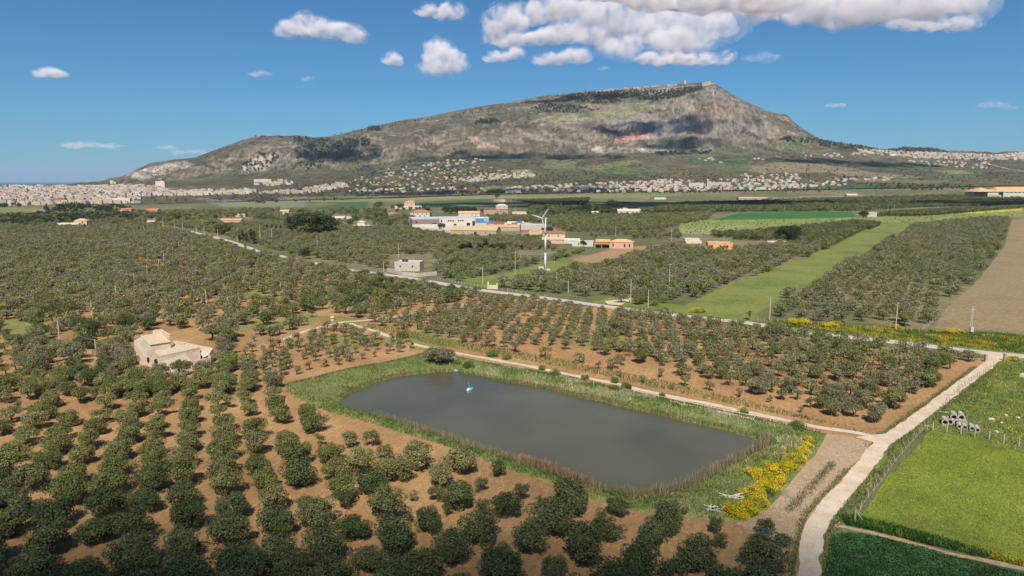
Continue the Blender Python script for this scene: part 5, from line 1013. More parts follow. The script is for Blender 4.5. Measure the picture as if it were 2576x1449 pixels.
for (x, y, a_) in ((2388,995,.5), (2330,1075,-.9), (2372,1040,-.8), (2412,985,1.2)):
    o = empty('fallen_post', W(x, y), a_); tag(o, {2388:'pale plank lying beyond the track fence near the pipes', 2330:'fallen fence post where the track fence meets the pale post row', 2372:'propped fence post above the concrete pipes', 2412:'fallen rail at the bend of the track fence'}[x], 'post'); mb = MB(); mb.tube([(-1,0,.12),(1,0,.5)], .09, 6); mb.build('post', M_pole, o)
# concrete pipes
def pipe(x, y, z, lab, L=2.6, r1=.62, tilt=0.0, az=62):
    o = empty('concrete_pipe', W(x, y, 0)+Vector((0,0,z)), math.radians(az)); tag(o, lab, 'pipe', 'old concrete pipes heaped beside the fence'); n = 20; mb = MB(); vs = []; r2 = r1*.74
    for (xx, ra) in ((0,r1*1.06),(.25,r1*1.06),(.26,r1),(L,r1),(L,r2),(0,r2)):
        for q in range(n): a = 6.283*q/n; vs.append((xx, math.cos(a)*ra, math.sin(a)*ra+xx*tilt))
    fs = [(i*n+q, i*n+(q+1) % n, ((i+1) % 6)*n+(q+1) % n, ((i+1) % 6)*n+q) for i in range(6) for q in range(n)]
    mb.add(vs, fs); mb.build('pipe_wall', M_conc, o)
mc_ = NT('mossy_concrete'); mc_.base(mc_.ramp(mc_.noise(2.2, 7, .8), [(.34, (.07,.06,.05)), (.46, (.36,.32,.26)), (.62, (.56,.51,.43))])); mc_.b.inputs['Roughness'].default_value = .95; M_conc = mc_.m
px0, dx_ = W(2372, 1075), 1.22
PP = [(2376,1070,.62,'flat at the left end of the bottom layer'),(2388,1069,.62,'second from left in the bottom layer'),(2406,1071,.62,'third in the bottom layer, wide dark mouth'),(2423,1073,.62,'fourth in the bottom layer, reddish inside'),(2397,1069,1.68,'left one of the two on top of the heap'),(2416,1070,1.68,'right one of the two on top of the heap')]
for x, y, z, lb in PP: pipe(x, y, z, 'concrete pipe '+lb)
for i, (x, y) in enumerate(((2412,1079),(2426,1081),(2444,1084),(2458,1088))): pipe(x, y, .45, f'smaller concrete pipe lying in front of the heap, {ordi(i+1)} from left', 2.6, .46)
# barrels, jetty, well, rubble
def barrel(x, y, col, lab, az, fam='plastic barrels floating on the pond', z=WZ+.22):
    o = empty('plastic_barrel', W(x, y, z), az); tag(o, lab, 'barrel', fam); mb = MB(); mb.tube([(-.55,0,0),(-.5,0,0),(-.2,0,0),(0,0,0),(.2,0,0),(.5,0,0),(.55,0,0)], [.28,.35,.36,.34,.36,.35,.28], 14); mb.build('drum', plain('barrel', col, .05, 1, .35), o, True)
    mb = MB(); mb.tube([(.54,.12,.1),(.62,.12,.1)], .06, 8); mb.build('cap', M_dark, o)
barrel(1185, 979, (.05,.42,.72), 'bright blue barrel, right one of the floating pair', 1.2); barrel(1178, 980, (.62,.66,.72), 'white barrel, left one of the floating pair', 1.3); barrel(1147, 933, (.22,.48,.72), 'pale blue barrel floating near the jetty', -.7)
o = empty('pontoon_pole', W(1181,974,WZ)); tag(o, 'thin leaning pole tied to the floating barrels', 'pole'); mb = MB(); mb.tube([(0,0,0),(-.5,1.6,.7)], .05, 5); mb.build('rod', M_wood, o)
o = empty('jetty', W(1128,906,.5)); tag(o, 'small pale jetty slab with a post at the far tip of the pond', 'jetty'); MB().box((-.9,.1,.15), (2.2,.9,.3), .1).build('slab', WM['white'], o); MB().box((1.2,.25,.15), (1.9,.45,.2), .12).build('slab', WM['cream'], o); mb = MB(); mb.tube([(.2,-.3,0),(.1,-.3,1.4)], .07, 6); mb.build('post', M_wood, o); MB().box((.05,-.3,1.5), (.4,.4,.35)).build('lamp_head', WM['white'], o); mb = MB(); mb.tube([(.3,-.6,.4),(.9,-4.6,-.6)], .06, 5); mb.build('hose', M_pole, o)
o = empty('stone_well', W(836,806)); tag(o, 'small round white domed well beside the gravel path', 'well'); mb = MB(); mb.tube([(0,0,0),(0,0,.9)], [.8,.75], 14); mb.build('shaft', WM['beige'], o); mb = MB(); mb.tube([(0,0,.9),(0,0,1.2),(0,0,1.5),(0,0,1.7)], [.95,.85,.55,.15], 14); mb.build('dome', WM['salmon'], o, True)
def heap(x, y, n, L, lab, mat, sp=1.2):
    o = empty('timber_pile', W(x, y)); tag(o, lab, 'timber pile'); 
    for i in range(n):
        a = R.uniform(-.5, .5)+(0 if L > 2 else R.uniform(0, 3)); mb = MB(); c_ = Vector((R.uniform(-sp, sp), R.uniform(-sp, sp)*.6, .12+.035*i)); d = Vector((math.cos(a), math.sin(a), R.uniform(-.15, .25)))*L/2; mb.tube([c_-d, c_+d], R.uniform(.05, .09), 5); mb.build('pole', mat, o)
M_bleach = plain('bleached_wood', (.55,.49,.42), .3, 3)
heap(1803, 1290, 22, 1.7, 'star-shaped heap of bleached sticks left of the yellow bushes', M_bleach); heap(1838, 1258, 16, 3.4, 'bundle of long bleached canes beside the yellow bushes', M_bleach, .5); heap(1866, 1226, 8, 1.8, 'few bleached sticks in the grass above the yellow bushes', M_bleach, .5)
for i, (x, y, s, lb) in enumerate(((2493,1057,.7,'largest grey boulder in the weeds right of the pipes'),(2505,1087,.45,'white stone in the grass below the grey boulder'),(2530,1045,.4,'small pale stone nearest the right edge'),(2519,1064,.35,'small stone between the grey boulder and the white slab'),(2400,1004,.35,'small white stone near the fallen plank'),(2560,1052,.5,'white slab of rubble at the right edge'))):
    mb = MB(); vs = []; n = 8
    for j, (rr, z) in enumerate(((.7,0),(1,.3),(.8,.65),(.3,.85))):
        for q in range(n): a = 6.283*q/n; k = rr*R.uniform(.8, 1.15)*s; vs.append((math.cos(a)*k, math.sin(a)*k*.8, z*s-.05))
    fs = [(a*n+q, a*n+(q+1) % n, (a+1)*n+(q+1) % n, (a+1)*n+q) for a in range(3) for q in range(n)]+[tuple(range(3*n, 4*n))]
    o = mb.add(vs, fs).build('rock', WM['grey'] if i in (0,) else WM['white'], None); o.location = W(x, y); tag(o, lb, 'rock')
o = empty('rubble_slab', W(2573,945)); tag(o, 'pale concrete slabs lying in the grass at the right edge', 'slab'); MB().box((0,0,.3), (2.6,1.2,.25), .7).build('slab', WM['grey'], o); MB().box((-.7,-1,.12), (2.2,.7,.2), .3).build('slab', WM['white'], o)
# ---------------------------------------------------------------- single trees, bushes, palms
PC_ = [crown_mesh('pine_crown', 5, 4.8, 1.6, 9.5, 44, 110, .26, 300+i, skirt=.35, clr=.3) for i in range(3)]
UC_ = [crown_mesh('pine_crown', 5.5, 5.2, 4.6, 9.0, 34, 110, .27, 310+i, skirt=.1, clr=.26) for i in range(2)]
CY_ = [crown_mesh('cypress_crown', 1.25, 1.25, .3, 10, 26, 90, .17, 320+i, skirt=.8, clr=.45) for i in range(2)]
BR_ = [crown_mesh('broad_crown', 3.6, 3.5, .9, 6.6, 34, 100, .22, 330+i, skirt=.5, clr=.33) for i in range(2)]
BU_ = [crown_mesh('bush_crown', 1.7, 1.5, .0, 1.7, 20, 90, .11, 340+i, skirt=.9, clr=.36) for i in range(3)]
L_bright = leafmat('bright_leaves', [(.11,.16,.035), (.13,.18,.04), (.15,.2,.05)])
for L, mt in ((PC_, L_ever), (UC_, L_ever), (CY_, L_ever), (BR_, L_dark), (BU_, L_bush)):
    for me in L: me.materials.append(mt)
tkP = olive_trunk(70, 2.6, .3, 2.2, 5.5); tkP.materials.append(M_bark)
def tree(name, x, y, wpx, hpx, meshes, W0, H0, label, cat, group=None, trunk=None, mat=None):
    b = G(x, y); dep = b.y*CP+50*SP; o = empty(name, b, R.uniform(0, 6.28)); s = wpx/F*dep/W0; sz = hpx/F*dep/H0; o.scale = (s, s, sz); me = meshes[R.randrange(len(meshes))]
    if mat is not None: me = me.copy(); me.materials.clear(); me.materials.append(mat)
    link('crown', me, None, o)
    if trunk is not None: link('trunk', trunk, None, o)
    tag(o, label, cat, group)
GP = 'dark evergreen trees on the plain'
for i, t in enumerate([(785,592,100,62),(742,586,60,44),(820,588,60,48)]): tree('pine_tree', *t, PC_, 10, 9.5, ['huge dark pine towering in the middle of the copse left of the workshop','dark pine at the left flank of the huge pine','dark pine at the right flank of the huge pine'][i], 'pine', GP, tkP)
tree('pine_tree', 1982, 611, 62, 46, PC_, 10, 9.5, 'large round dark pine above the low pale shed on the right', 'pine', GP, tkP)
tree('pine_tree', 2172, 547, 24, 18, PC_, 10, 9.5, 'round dark tree left of the square beige hut', 'pine', GP, tkP)
tree('broad_tree', 563, 590, 46, 32, BR_, 7.4, 6.6, 'round dark tree beside the road poles left of the cypresses', 'tree', None, TK[0]); tree('broad_tree', 522, 570, 36, 20, BR_, 7.4, 6.6, 'bright green round tree left of the road poles', 'tree', None, TK[1], L_bright)
for i, (x, y1, y2, w_) in enumerate(((604,584,611,9),(612,578,612,9),(621,580,611,9),(633,572,613,10),(640,576,614,10),(672,562,584,7),(684,560,582,6),(696,561,583,7),(706,563,584,6))): tree('cypress_tree', x, y2, w_, y2-y1, CY_, 2.5, 10, f'slim dark cypress, {ordi(i+1)} from left in the row near the road poles', 'cypress', 'cypress trees by the road')
for i, (x, y, w_, h) in enumerate(((1165,636,26,26),(1180,634,22,28),(1205,636,22,30),(1220,632,20,36),(1238,636,22,24),(1258,634,28,24))): tree('cypress_tree', x, y, w_, h, CY_ if i != 5 else PC_, 2.9 if i != 5 else 10, 10 if i != 5 else 9.5, f'bushy dark conifer, {ordi(i+1)} from left in the clump left of the turbine', 'conifer', 'conifers left of the turbine')
for i, x in enumerate((1122,1136,1150,1163,1176,1190)): tree('pine_tree', x, 537+(i % 2), 24, 19, PC_, 10, 9.5, f'dark pine, {ordi(i+1)} from left in the copse behind the cream tiled house', 'pine', GP, tkP)
for i, (x, y, w_, h) in enumerate(sorted(((1440,537,22,16),(1458,539,26,20),(1477,536,22,24),(1523,540,30,22),(1540,538,36,34),(1556,536,26,24),(1590,534,30,14),(1372,534,10,20),(1386,544,20,16),(1500,534,14,16)))): tree('pine_tree', x, y, w_, h, UC_ if w_ > 25 else PC_, 11 if w_ > 25 else 10, 9.3, f'dark pine, {ordi(i+1)} from left in the line of pines behind the turbine and white cottage', 'pine', GP, tkP)
for i, (x, y, w_, h) in enumerate(sorted(((954,527,26,20),(1006,527,20,16),(1066,527,14,14),(986,528,8,12),(1074,534,18,14),(895,560,12,18),(1000,536,10,12),(1017,548,14,12),(924,556,12,14),(888,556,10,16)))): tree('broad_tree', x, y, w_, h, BR_, 7.4, 6.6, f'small dark round tree, {ordi(i+1)} from left of those around the long pale farmhouse', 'tree', 'round dark trees near the long farmhouse', TK[2])
tree('broad_tree', 768, 652, 26, 30, BR_, 7.4, 6.6, 'compact dark conical tree beside the paved road', 'tree', None, TK[0], L_ever); tree('broad_tree', 732, 645, 18, 22, BR_, 7.4, 6.6, 'yellowish round tree beside the paved road', 'tree', None, TK[1], L_bright)
tree('broad_tree', 1466, 622, 16, 18, BR_, 7.4, 6.6, 'dark garden tree before the small white house', 'tree', None, TK[1], L_ever); tree('broad_tree', 1377, 590, 30, 22, BR_, 7.4, 6.6, 'dark tree right behind the turbine tower', 'tree', None, TK[1], L_ever); tree('broad_tree', 1110, 579, 20, 20, BR_, 7.4, 6.6, 'green tree before the white boundary wall', 'tree', None, TK[1])
tree('broad_tree', 1140, 698, 30, 18, BU_, 3.4, 1.7, 'round dark bush in the turbine field near the road', 'bush')
tree('broad_tree', 1250, 500, 14, 16, BR_, 7.4, 6.6, 'dark tree above the cream farmhouse by the striped orchard', 'tree', None, TK[1])
for i in range(16): tree('garden_bush', 1400+i*4.4, 652-i*1.3+R.uniform(-2, 2), 12, 8, BU_, 3.4, 1.7, f'yellow-green shrub, {ordi(i+1)} from left in the hedge right of the turbine', 'shrub', 'yellow-green hedge by the turbine', None, L_bright if i % 3 else L_bush)
tree('farm_bush', 575, 925, 56, 38, BR_, 7.4, 6.6, 'bright olive-green tree at the right end of the ruined farmhouse', 'tree', None, TK[0], L_bright)
tree('bare_bush', 1108, 918, 74, 44, BR_, 7.4, 6.6, 'brownish grey bush at the far tip of the pond', 'bush', None, TK[2], leafmat('twig_brown', [(.15,.12,.075), (.16,.13,.085), (.14,.12,.07)])); tree('farm_bush', 1086, 900, 44, 26, BU_, 3.4, 1.7, 'green shrub left of the brownish bush by the jetty', 'bush')
for i, (x, y, w_) in enumerate(sorted(((1240,897,34),(1395,945,30),(1470,955,26),(1275,903,30),(1575,978,30),(1665,1000,24),(1545,962,28),(1365,930,24),(1180,925,34),(1150,916,26),(1870,1040,30),(1545,985,34),(1700,1026,26)))): tree('bank_bush', x, y, w_, w_*.5, BU_, 3.4, 1.7, f'low green bush, {ordi(i+1)} from left along the path above the far shore', 'bush', 'bushes along the pond path')
for i, (x, y, w_) in enumerate(((1545,1250,26),(1280,1176,0),(2008,1082,40),(1995,1075,26),(1960,1130,0))):
    if w_: tree('bank_bush', x, y, w_, w_*.6, BU_, 3.4, 1.7, ['slender bush on the near shore of the pond','','dark bramble where the gravel path meets the grass corner','small bramble beside the dark bramble',''][i], 'bush')
# palms
def palm(x, y, hpx, label, sc=1.0):
    b = G(x, y); dep = b.y*CP+50*SP; h = hpx/F*dep; o = empty('palm_tree', b); tag(o, label, 'palm'); mb = MB(); mb.tube([(0,0,-.2),(0,0,h*.7)], [.35*sc,.28*sc], 8); mb.build('trunk', M_bark, o)
    for part, n, lo_, hi_, mat, L in (('fronds', 34, -.1, 1.2, L_olive, 2.3*sc), ('dead_fronds', 22, -1.5, -.7, M_dead, 2.0*sc)):
        V, Fq = [], []
        for i in range(n):
            a = R.uniform(0, 6.28); e = R.uniform(lo_, hi_); d = Vector((math.cos(a)*math.cos(e), math.sin(a)*math.cos(e), math.sin(e))); s = Vector((-math.sin(a), math.cos(a), 0))*.28*sc; p0 = Vector((0,0,h*.72)); p1 = p0+d*L*.6; p2 = p0+d*L+Vector((0,0,-.5*sc)); k = len(V)
            V += [tuple(p0-s*.3), tuple(p0+s*.3), tuple(p1+s), tuple(p1-s), tuple(p2+s*.2), tuple(p2-s*.2)]; Fq += [(k,k+1,k+2,k+3),(k+3,k+2,k+4,k+5)]
        link(part, npmesh(part, V, Fq, False, np.ones((len(V), 3))), mat, o)
M_dead = leafmat('dead_leaves', [(.2,.16,.1), (.22,.17,.11), (.19,.15,.1)])
palm(401, 673, 33, 'shaggy palm with a brown skirt in the left groves', 1.25); palm(618, 632, 18, 'short palm beside the road bend'); palm(1685, 598, 14, 'small palm behind the pink house')
for i, x in enumerate((240,282,300,318,326,338,384,392)): palm(x, 548+(i % 3)*3, 17+(i % 2)*5, f'palm, {ordi(i+1)} from left in the row along the dark copse', 1.1)
palm(1883, 805, 24, 'stubby cut-back palm by the roadside fence', .7)
# yellow shrubs
M_yel = leafmat('yellow_petals', [(.46,.335,.008), (.50,.38,.012), (.43,.32,.01)], .2)
BF = [crown_mesh('flowers', 1.72, 1.55, .1, 1.8, 32, 78, .07, 400+i, skirt=.5, clr=.36, hollow=.9) for i in range(3)]
for me in BF: me.materials.append(M_yel)
YB_ = [(1848,1290,54),(1880,1284,52),(1905,1268,46),(1895,1250,56),(1925,1232,54),(1950,1212,52),(1916,1202,50),(1896,1194,44),(1958,1188,46),(1935,1176,40),(1985,1178,46),(2003,1158,42),(2020,1138,34),(2028,1122,30),(2030,1106,28),(1868,1300,34)]
for i, (x, y, w_) in enumerate(YB_):
    b = W(x, y+5); dep = b.y*CP+50*SP; o = empty('flowering_bush', b, R.uniform(0, 6.28)); s = w_*1.12/F*dep/3.4; o.scale = (s, s, s*.82); link('foliage', BU_[i % 3], None, o); link('flowers', BF[i % 3], None, o)
    tag(o, f'bush covered in yellow flowers, {ordi(i+1)} from the stick heap along the brown strip', 'flowering bush', 'yellow flowering bushes beside the brown strip')
for i, (x, y, w_, lb) in enumerate(((2008,815,60,'wide yellow-flowered bush at the roadside left of the verge'),(2085,822,40,'orange-yellow bush at the end of the driveway'),(2100,819,30,'smaller yellow bush beside the driveway bush'),(2248,826,30,'yellow bush at the foot of the tall roadside pole'),(2400,838,44,'yellow bush left of the pylon-like pole'),(2544,908,34,'yellow bush beside the right gatepost'),(366,587,14,'yellow bush in the far left groves'),(413,577,26,'yellow bush at the end of the paved road'),(1755,785,40,'yellow bush by the pale road apron'))):
    b = W(x, y); dep = b.y*CP+50*SP; o = empty('flowering_bush', b, 0); s = w_/F*dep/3.4; o.scale = (s, s*.8, s*.45 if w_ > 35 else s*.7); link('foliage', BU_[i % 3], None, o); link('flowers', BF[i % 3], None, o); tag(o, lb, 'flowering bush')
# ---------------------------------------------------------------- ground cover: reeds, bank grass, crop, weeds
def blades(name, P, h, w_, mat, label, lean=.25, tint=None, seed=1, cat='grass'):
    rs = np.random.RandomState(seed); n = len(P); P = np.asarray(P, float); hh = h*(.5+rs.rand(n)); a = rs.rand(n)*6.283; d = np.stack([np.cos(a), np.sin(a), 0*a], 1)
    top = P+np.stack([rs.normal(size=n)*lean*hh, rs.normal(size=n)*lean*hh, hh], 1); ww = w_*(.6+.8*rs.rand(n))[:, None]
    V = np.stack([P-d*ww/2, P+d*ww/2, top+d*ww*.25, top-d*ww*.25], 1).reshape(-1, 3); t = (.7+.6*rs.rand(n))[:, None]*(np.ones((n, 3)) if tint is None else tint)
    o = link(name, npmesh(name, V, np.arange(4*n).reshape(n, 4), False, np.repeat(t, 4, 0)), mat); return tag(o, label, cat, kind='stuff')
M_white_tint = leafmat('blade', [(1,1,1), (.95,.97,.92), (1,1,1)], .12)
def ringpt(u, f):   # u index along shore, f 0 water .. 1 outer
    i = int(u) % n_r; a = RP[i]+(RB[i]-RP[i])*f; th = 2*math.pi*u/n_r; t = np.interp(f, [p[0] for p in prof[1:7]], [p[1] for p in prof[1:7]]); return (PC.x+a*math.cos(th), PC.y+a*math.sin(th), float(t)-.05)
n_r = n = len(RP)
def shore(cond, cnt, f0, f1):
    out = []
    while len(out) < cnt:
        u = R.uniform(0, n_r); i = int(u); w_ = RB[i % n_r]-RP[i % n_r]
        th = 2*math.pi*u/n_r; X_ = PC.x+RP[i % n_r]*math.cos(th); Y_ = PC.y+RP[i % n_r]*math.sin(th); x, y = pix(X_, Y_, 0)
        if R.random() > (RP[i % n_r]/34.): continue
        c_ = cond(x, y)
        if R.random() < c_: out.append((u, R.uniform(f0/w_ if f0 > 0 else f0/w_, min(f1/w_, .97))))
    return out
near_s = lambda x, y: 1.0 if y > 1048 and x < 1925 and not (x > 1500 and y < 1090) else 0.0
P = [ringpt(u, f) for u, f in shore(lambda x, y: near_s(x, y), 9000, -.7, 1.7)]
P = [(x, y, max(z, WZ-.1)) for x, y, z in P]; tt = np.array([(.30,.245,.165) if R.random() < .7 else (.22,.21,.10) for _ in P])
blades('reeds', P, 1.25, .055, M_white_tint, 'dry reeds along the near shore of the pond', .12, tt, 3, 'reeds')
P = [ringpt(u, f) for u, f in shore(lambda x, y: 1.0 if 1290 < x < 1480 and y > 1160 else 0, 3200, -.8, 2.4)]; P = [(x, y, max(z, WZ-.1)) for x, y, z in P]
blades('reeds', P, 1.35, .07, M_white_tint, 'thick clump of reddish-brown reeds at the lower shore', .15, np.array([(.33,.225,.135)]*len(P))*(.8+.4*NR.rand(len(P), 1)), 4, 'reeds')
P = [ringpt(u, f) for u, f in shore(lambda x, y: 1.0 if y < 1105 and x > 860 else 0, 8000, -.4, 1.6)]; P = [(x, y, max(z, WZ-.1)) for x, y, z in P]
blades('reeds', P, .6, .07, M_white_tint, 'short tan reeds fringing the far shore of the pond', .15, np.array([(.19,.17,.08) if R.random() < .6 else (.14,.15,.05) for _ in P]), 5, 'reeds')
P = []; T_ = []
pal = np.array([(.10,.16,.035), (.14,.19,.045), (.22,.22,.07), (.30,.27,.14), (.13,.17,.05)])
for k in range(46000):
    u = R.uniform(0, n_r); f = R.uniform(.06, .97); i = int(u)
    if R.random() > (RP[i % n_r]+(RB[i % n_r]-RP[i % n_r])*f)/48.: continue
    q = ringpt(u, f); P.append(q); v = float(fbm(np.array(q[0]/5.), np.array(q[1]/5.), 3)); x_, y_ = pix(q[0], q[1], 0); T_.append(np.array((.42,.38,.24)) if (v > .47 and x_ > 1150 and y_ < 940+(x_-1150)*.24 and R.random() < .75) else pal[min(4, max(0, int((v-.3)*12)))])
blades('bank_grass', P, .42, .10, M_white_tint, 'tall weeds and grass on the banks of the pond', .5, np.array(T_), 6)
TRK = np.array([[W(*p).x, W(*p).y] for p in [(2503,892),(2498,903),(2470,930),(2424,964),(2370,1005),(2312,1048),(2262,1085),(2216,1116),(2186,1160),(2140,1212),(2096,1262),(2060,1305),(2046,1345),(2037,1390),(2032,1449),(2028,1550),(2024,1750)]])
def offtrack(X_, Y_, d=1.9):
    m_ = np.ones(len(X_), bool)
    for (ax, ay), (bx, by) in zip(TRK[:-1], TRK[1:]):
        L2 = (bx-ax)**2+(by-ay)**2; t_ = np.clip(((X_-ax)*(bx-ax)+(Y_-ay)*(by-ay))/L2, 0, 1); m_ &= np.hypot(X_-ax-t_*(bx-ax), Y_-ay-t_*(by-ay)) > d
    return m_
def fill(poly, cnt):
    P2 = mp(poly); xs = [p[0] for p in P2]; ys = [p[1] for p in P2]; X_ = NR.uniform(min(xs), max(xs), cnt*4); Y_ = NR.uniform(min(ys), max(ys), cnt*4); m_ = inpoly(X_, Y_, P2) & offtrack(X_, Y_); return X_[m_][:cnt], Y_[m_][:cnt]
P = []; T_ = []
segL = np.hypot(*(TRK[1:]-TRK[:-1]).T); cumL = np.concatenate([[0], np.cumsum(segL)])
for k in range(17000):
    s_ = R.uniform(20, cumL[-1]); i = min(int(np.searchsorted(cumL, s_))-1, len(segL)-1); f = (s_-cumL[i])/segL[i]; a, b = TRK[i], TRK[i+1]; nx, ny = -(b-a)[1]/segL[i], (b-a)[0]/segL[i]
    sd = R.choice((-1, 1)); of = 1.55+abs(R.gauss(0, .75 if sd > 0 else .45)); q = a+(b-a)*f+np.array((nx, ny))*sd*of; x_, y_ = pix(q[0], q[1], 0)
    if 1060 < y_ < 1180 and x_ < 2230: continue
    P.append((q[0], q[1], .03)); T_.append(R.choice(((.17,.19,.06), (.20,.20,.08), (.27,.24,.13), (.13,.17,.05))))
blades('track_grass', P, .24, .1, M_white_tint, 'short rough grass fringing both edges of the white track', .5, np.array(T_), 21)
P = []; T_ = []
for k in range(1500):
    t_ = R.random(); a, b = W(2095, 1165), W(1985, 1285); q = a.lerp(b, t_)+Vector((R.gauss(0, .45), R.gauss(0, .45), 0)); P.append(tuple(q)); T_.append(R.choice(((.12,.125,.05), (.22,.19,.12), (.16,.15,.08))))
blades('weeds', P, .3, .08, M_white_tint, 'thin line of weeds down the middle of the brown strip', .5, np.array(T_), 22)
X_, Y_ = fill([(2092,1348),(2140,1343),(2200,1350),(2300,1374),(2400,1402),(2590,1448),(2590,1600),(2050,1600),(2072,1449)], 60000)
v = fbm(X_/1.4, Y_/1.4, 3); rs = np.random.RandomState(9); Pq = np.stack([X_, Y_, .05+.62*v*rs.rand(len(X_))], 1); Vq, Fq = leafcloud(Pq, .12, rs, np.repeat([[0, 0, .8]], len(Pq), 0)); tc = np.repeat((.6+.8*rs.rand(len(Pq)))[:, None]*np.array([(.05,.115,.036)])*(.3+1.3*v)[:, None], 4, 0)
tag(link('crop_plants', npmesh('crop_plants', Vq, Fq, False, tc), M_white_tint), 'dark green leafy crop in the near right field', 'crop', kind='stuff')
def patchgrass(name, poly, cnt, h, w_, cols, label, seed, thr=0.0):
    X_, Y_ = fill(poly, cnt); v = fbm(X_/3.5, Y_/3.5, 4); k = v > thr; X_, Y_, v = X_[k], Y_[k], v[k]; cc = np.array(cols)[np.clip(((v-.25)*2*len(cols)).astype(int), 0, len(cols)-1)]
    blades(name, np.stack([X_, Y_, 0*X_-.02], 1), h, w_, M_white_tint, label, .5, cc, seed)
patchgrass('weeds', [(2250,1082),(2330,1022),(2443,940),(2500,908),(2700,915),(2700,1170),(2575,1137),(2450,1100),(2340,1080),(2280,1130),(2180,1250),(2120,1300),(2080,1345),(2100,1270),(2150,1180)], 26000, .38, .11, [(.09,.13,.03),(.13,.17,.04),(.10,.17,.03),(.17,.20,.05),(.30,.30,.04)], 'rough weeds and wild flowers right of the white track', 11)
patchgrass('weeds', [(1925,806),(2140,818),(2330,830),(2700,848),(2700,900),(2574,890),(2384,869),(2217,850),(2050,832),(1930,818)], 22000, .5, .16, [(.08,.12,.03),(.11,.155,.03),(.17,.20,.04),(.28,.25,.03),(.42,.31,.02)], 'yellow-flowering weeds on the verge beside the road', 12)
patchgrass('meadow_grass', [(2165,1298),(2210,1235),(2280,1150),(2345,1085),(2450,1103),(2600,1145),(2600,1425),(2460,1380),(2340,1343),(2230,1316)], 26000, .16, .09, [(.12,.165,.02),(.165,.22,.025),(.21,.26,.03),(.22,.24,.04)], 'short bright grass of the fenced meadow', 13)
patchgrass('weeds', [(2150,1300),(2230,1320),(2340,1348),(2460,1385),(2600,1425),(2600,1432),(2400,1386),(2300,1362),(2200,1336),(2130,1322),(2110,1300)], 7000, .5, .13, [(.04,.10,.02),(.06,.13,.025),(.12,.18,.03),(.35,.32,.03)], 'dark weeds along the edge of the leafy crop', 14)
patchgrass('weeds', [(2180,1110),(2190,1120),(2120,1215),(2075,1270),(2045,1310),(2010,1360),(2000,1449),(2012,1449),(2030,1350),(2068,1290),(2100,1240),(2160,1165)], 5000, .3, .1, [(.10,.13,.03),(.14,.16,.05),(.08,.12,.03)], 'grass verge on the left side of the white track', 15)
patchgrass('weeds', [(1090,868),(1225,890),(1358,914),(1525,948),(1717,992),(1860,1022),(2065,1065),(2200,1094),(2150,1080),(2000,1040),(1700,966),(1500,925),(1290,880),(1100,850),(1000,825),(930,815),(915,822)], 16000, .5, .14, [(.07,.12,.03),(.10,.16,.03),(.14,.19,.04)], 'green weeds along the gravel path above the pond', 16)
# ---------------------------------------------------------------- seaside town, villages
def facade(name, col, n_=3.2):
    m = NT(name); g_ = m.n('NewGeometry'); tc = m.coords(); br = m.n('TexBrick'); sep = m.n('SeparateXYZ'); m.l(tc, sep.inputs[0]); add = m.n('MATH') if False else m.n('Math', operation='ADD'); m.l(sep.outputs[0], add.inputs[0]); m.l(sep.outputs[1], add.inputs[1])
    cb = m.n('CombineXYZ'); m.l(add.outputs[0], cb.inputs[0]); m.l(sep.outputs[2], cb.inputs[1]); m.l(cb.outputs[0], br.inputs['Vector'])
    br.offset = 0; br.inputs['Scale'].default_value = 1; br.inputs['Brick Width'].default_value = 3.4; br.inputs['Row Height'].default_value = 3.1; br.inputs['Mortar Size'].default_value = .95; br.inputs['Mortar Smooth'].default_value = 0
    br.inputs['Color1'].default_value = (.10,.10,.11,1); br.inputs['Color2'].default_value = (.18,.16,.15,1); br.inputs['Mortar'].default_value = (*col, 1)
    sn = m.n('SeparateXYZ'); m.l(g_.outputs['Normal'], sn.inputs[0]); st_ = m.n('Math', operation='GREATER_THAN'); m.l(sn.outputs[2], st_.inputs[0]); st_.inputs[1].default_value = .5
    oi = m.n('ObjectInfo').outputs['Random']; x = m.mix(br.outputs[0], tuple(c_*.85 for c_ in col), st_.outputs[0]); x = m.mix(x, m.ramp(oi, [(0, g3(.8)), (1, g3(1.1))]), 1, 'MULTIPLY'); m.base(x); return m.m
FC = {'cream': (.55,.46,.34), 'white': (.60,.55,.48), 'pinkish': (.56,.42,.34), 'ochre': (.47,.36,.22), 'grey': (.38,.36,.34), 'rust-red': (.45,.14,.12)}
FM_ = {k: facade('facade_'+k, v) for k, v in FC.items()}
ROOFT = plain('town_roof', (.42,.27,.19), .3, .12)
def block_mesh(sh, mat):
    mb = MB()
    if sh == 0: mb.box((0,0,.45), (1,1,1.1)); mb.box((.1,.1,1.05), (.3,.35,.1))
    elif sh == 1: mb.box((-.2,0,.45), (.6,1,1.1)); mb.box((.3,.05,.38), (.4,.9,.96)); mb.box((-.2,0,1.04), (.2,.3,.08))
    else: mb.box((0,0,.35), (1,1,.9)); mb.add([(-.55,-.55,.8),(.55,-.55,.8),(.55,.55,.8),(-.55,.55,.8),(-.1,0,1.15),(.1,0,1.15)], [(0,1,5,4),(1,2,5),(2,3,4,5),(3,0,4)])
    return mb
import itertools
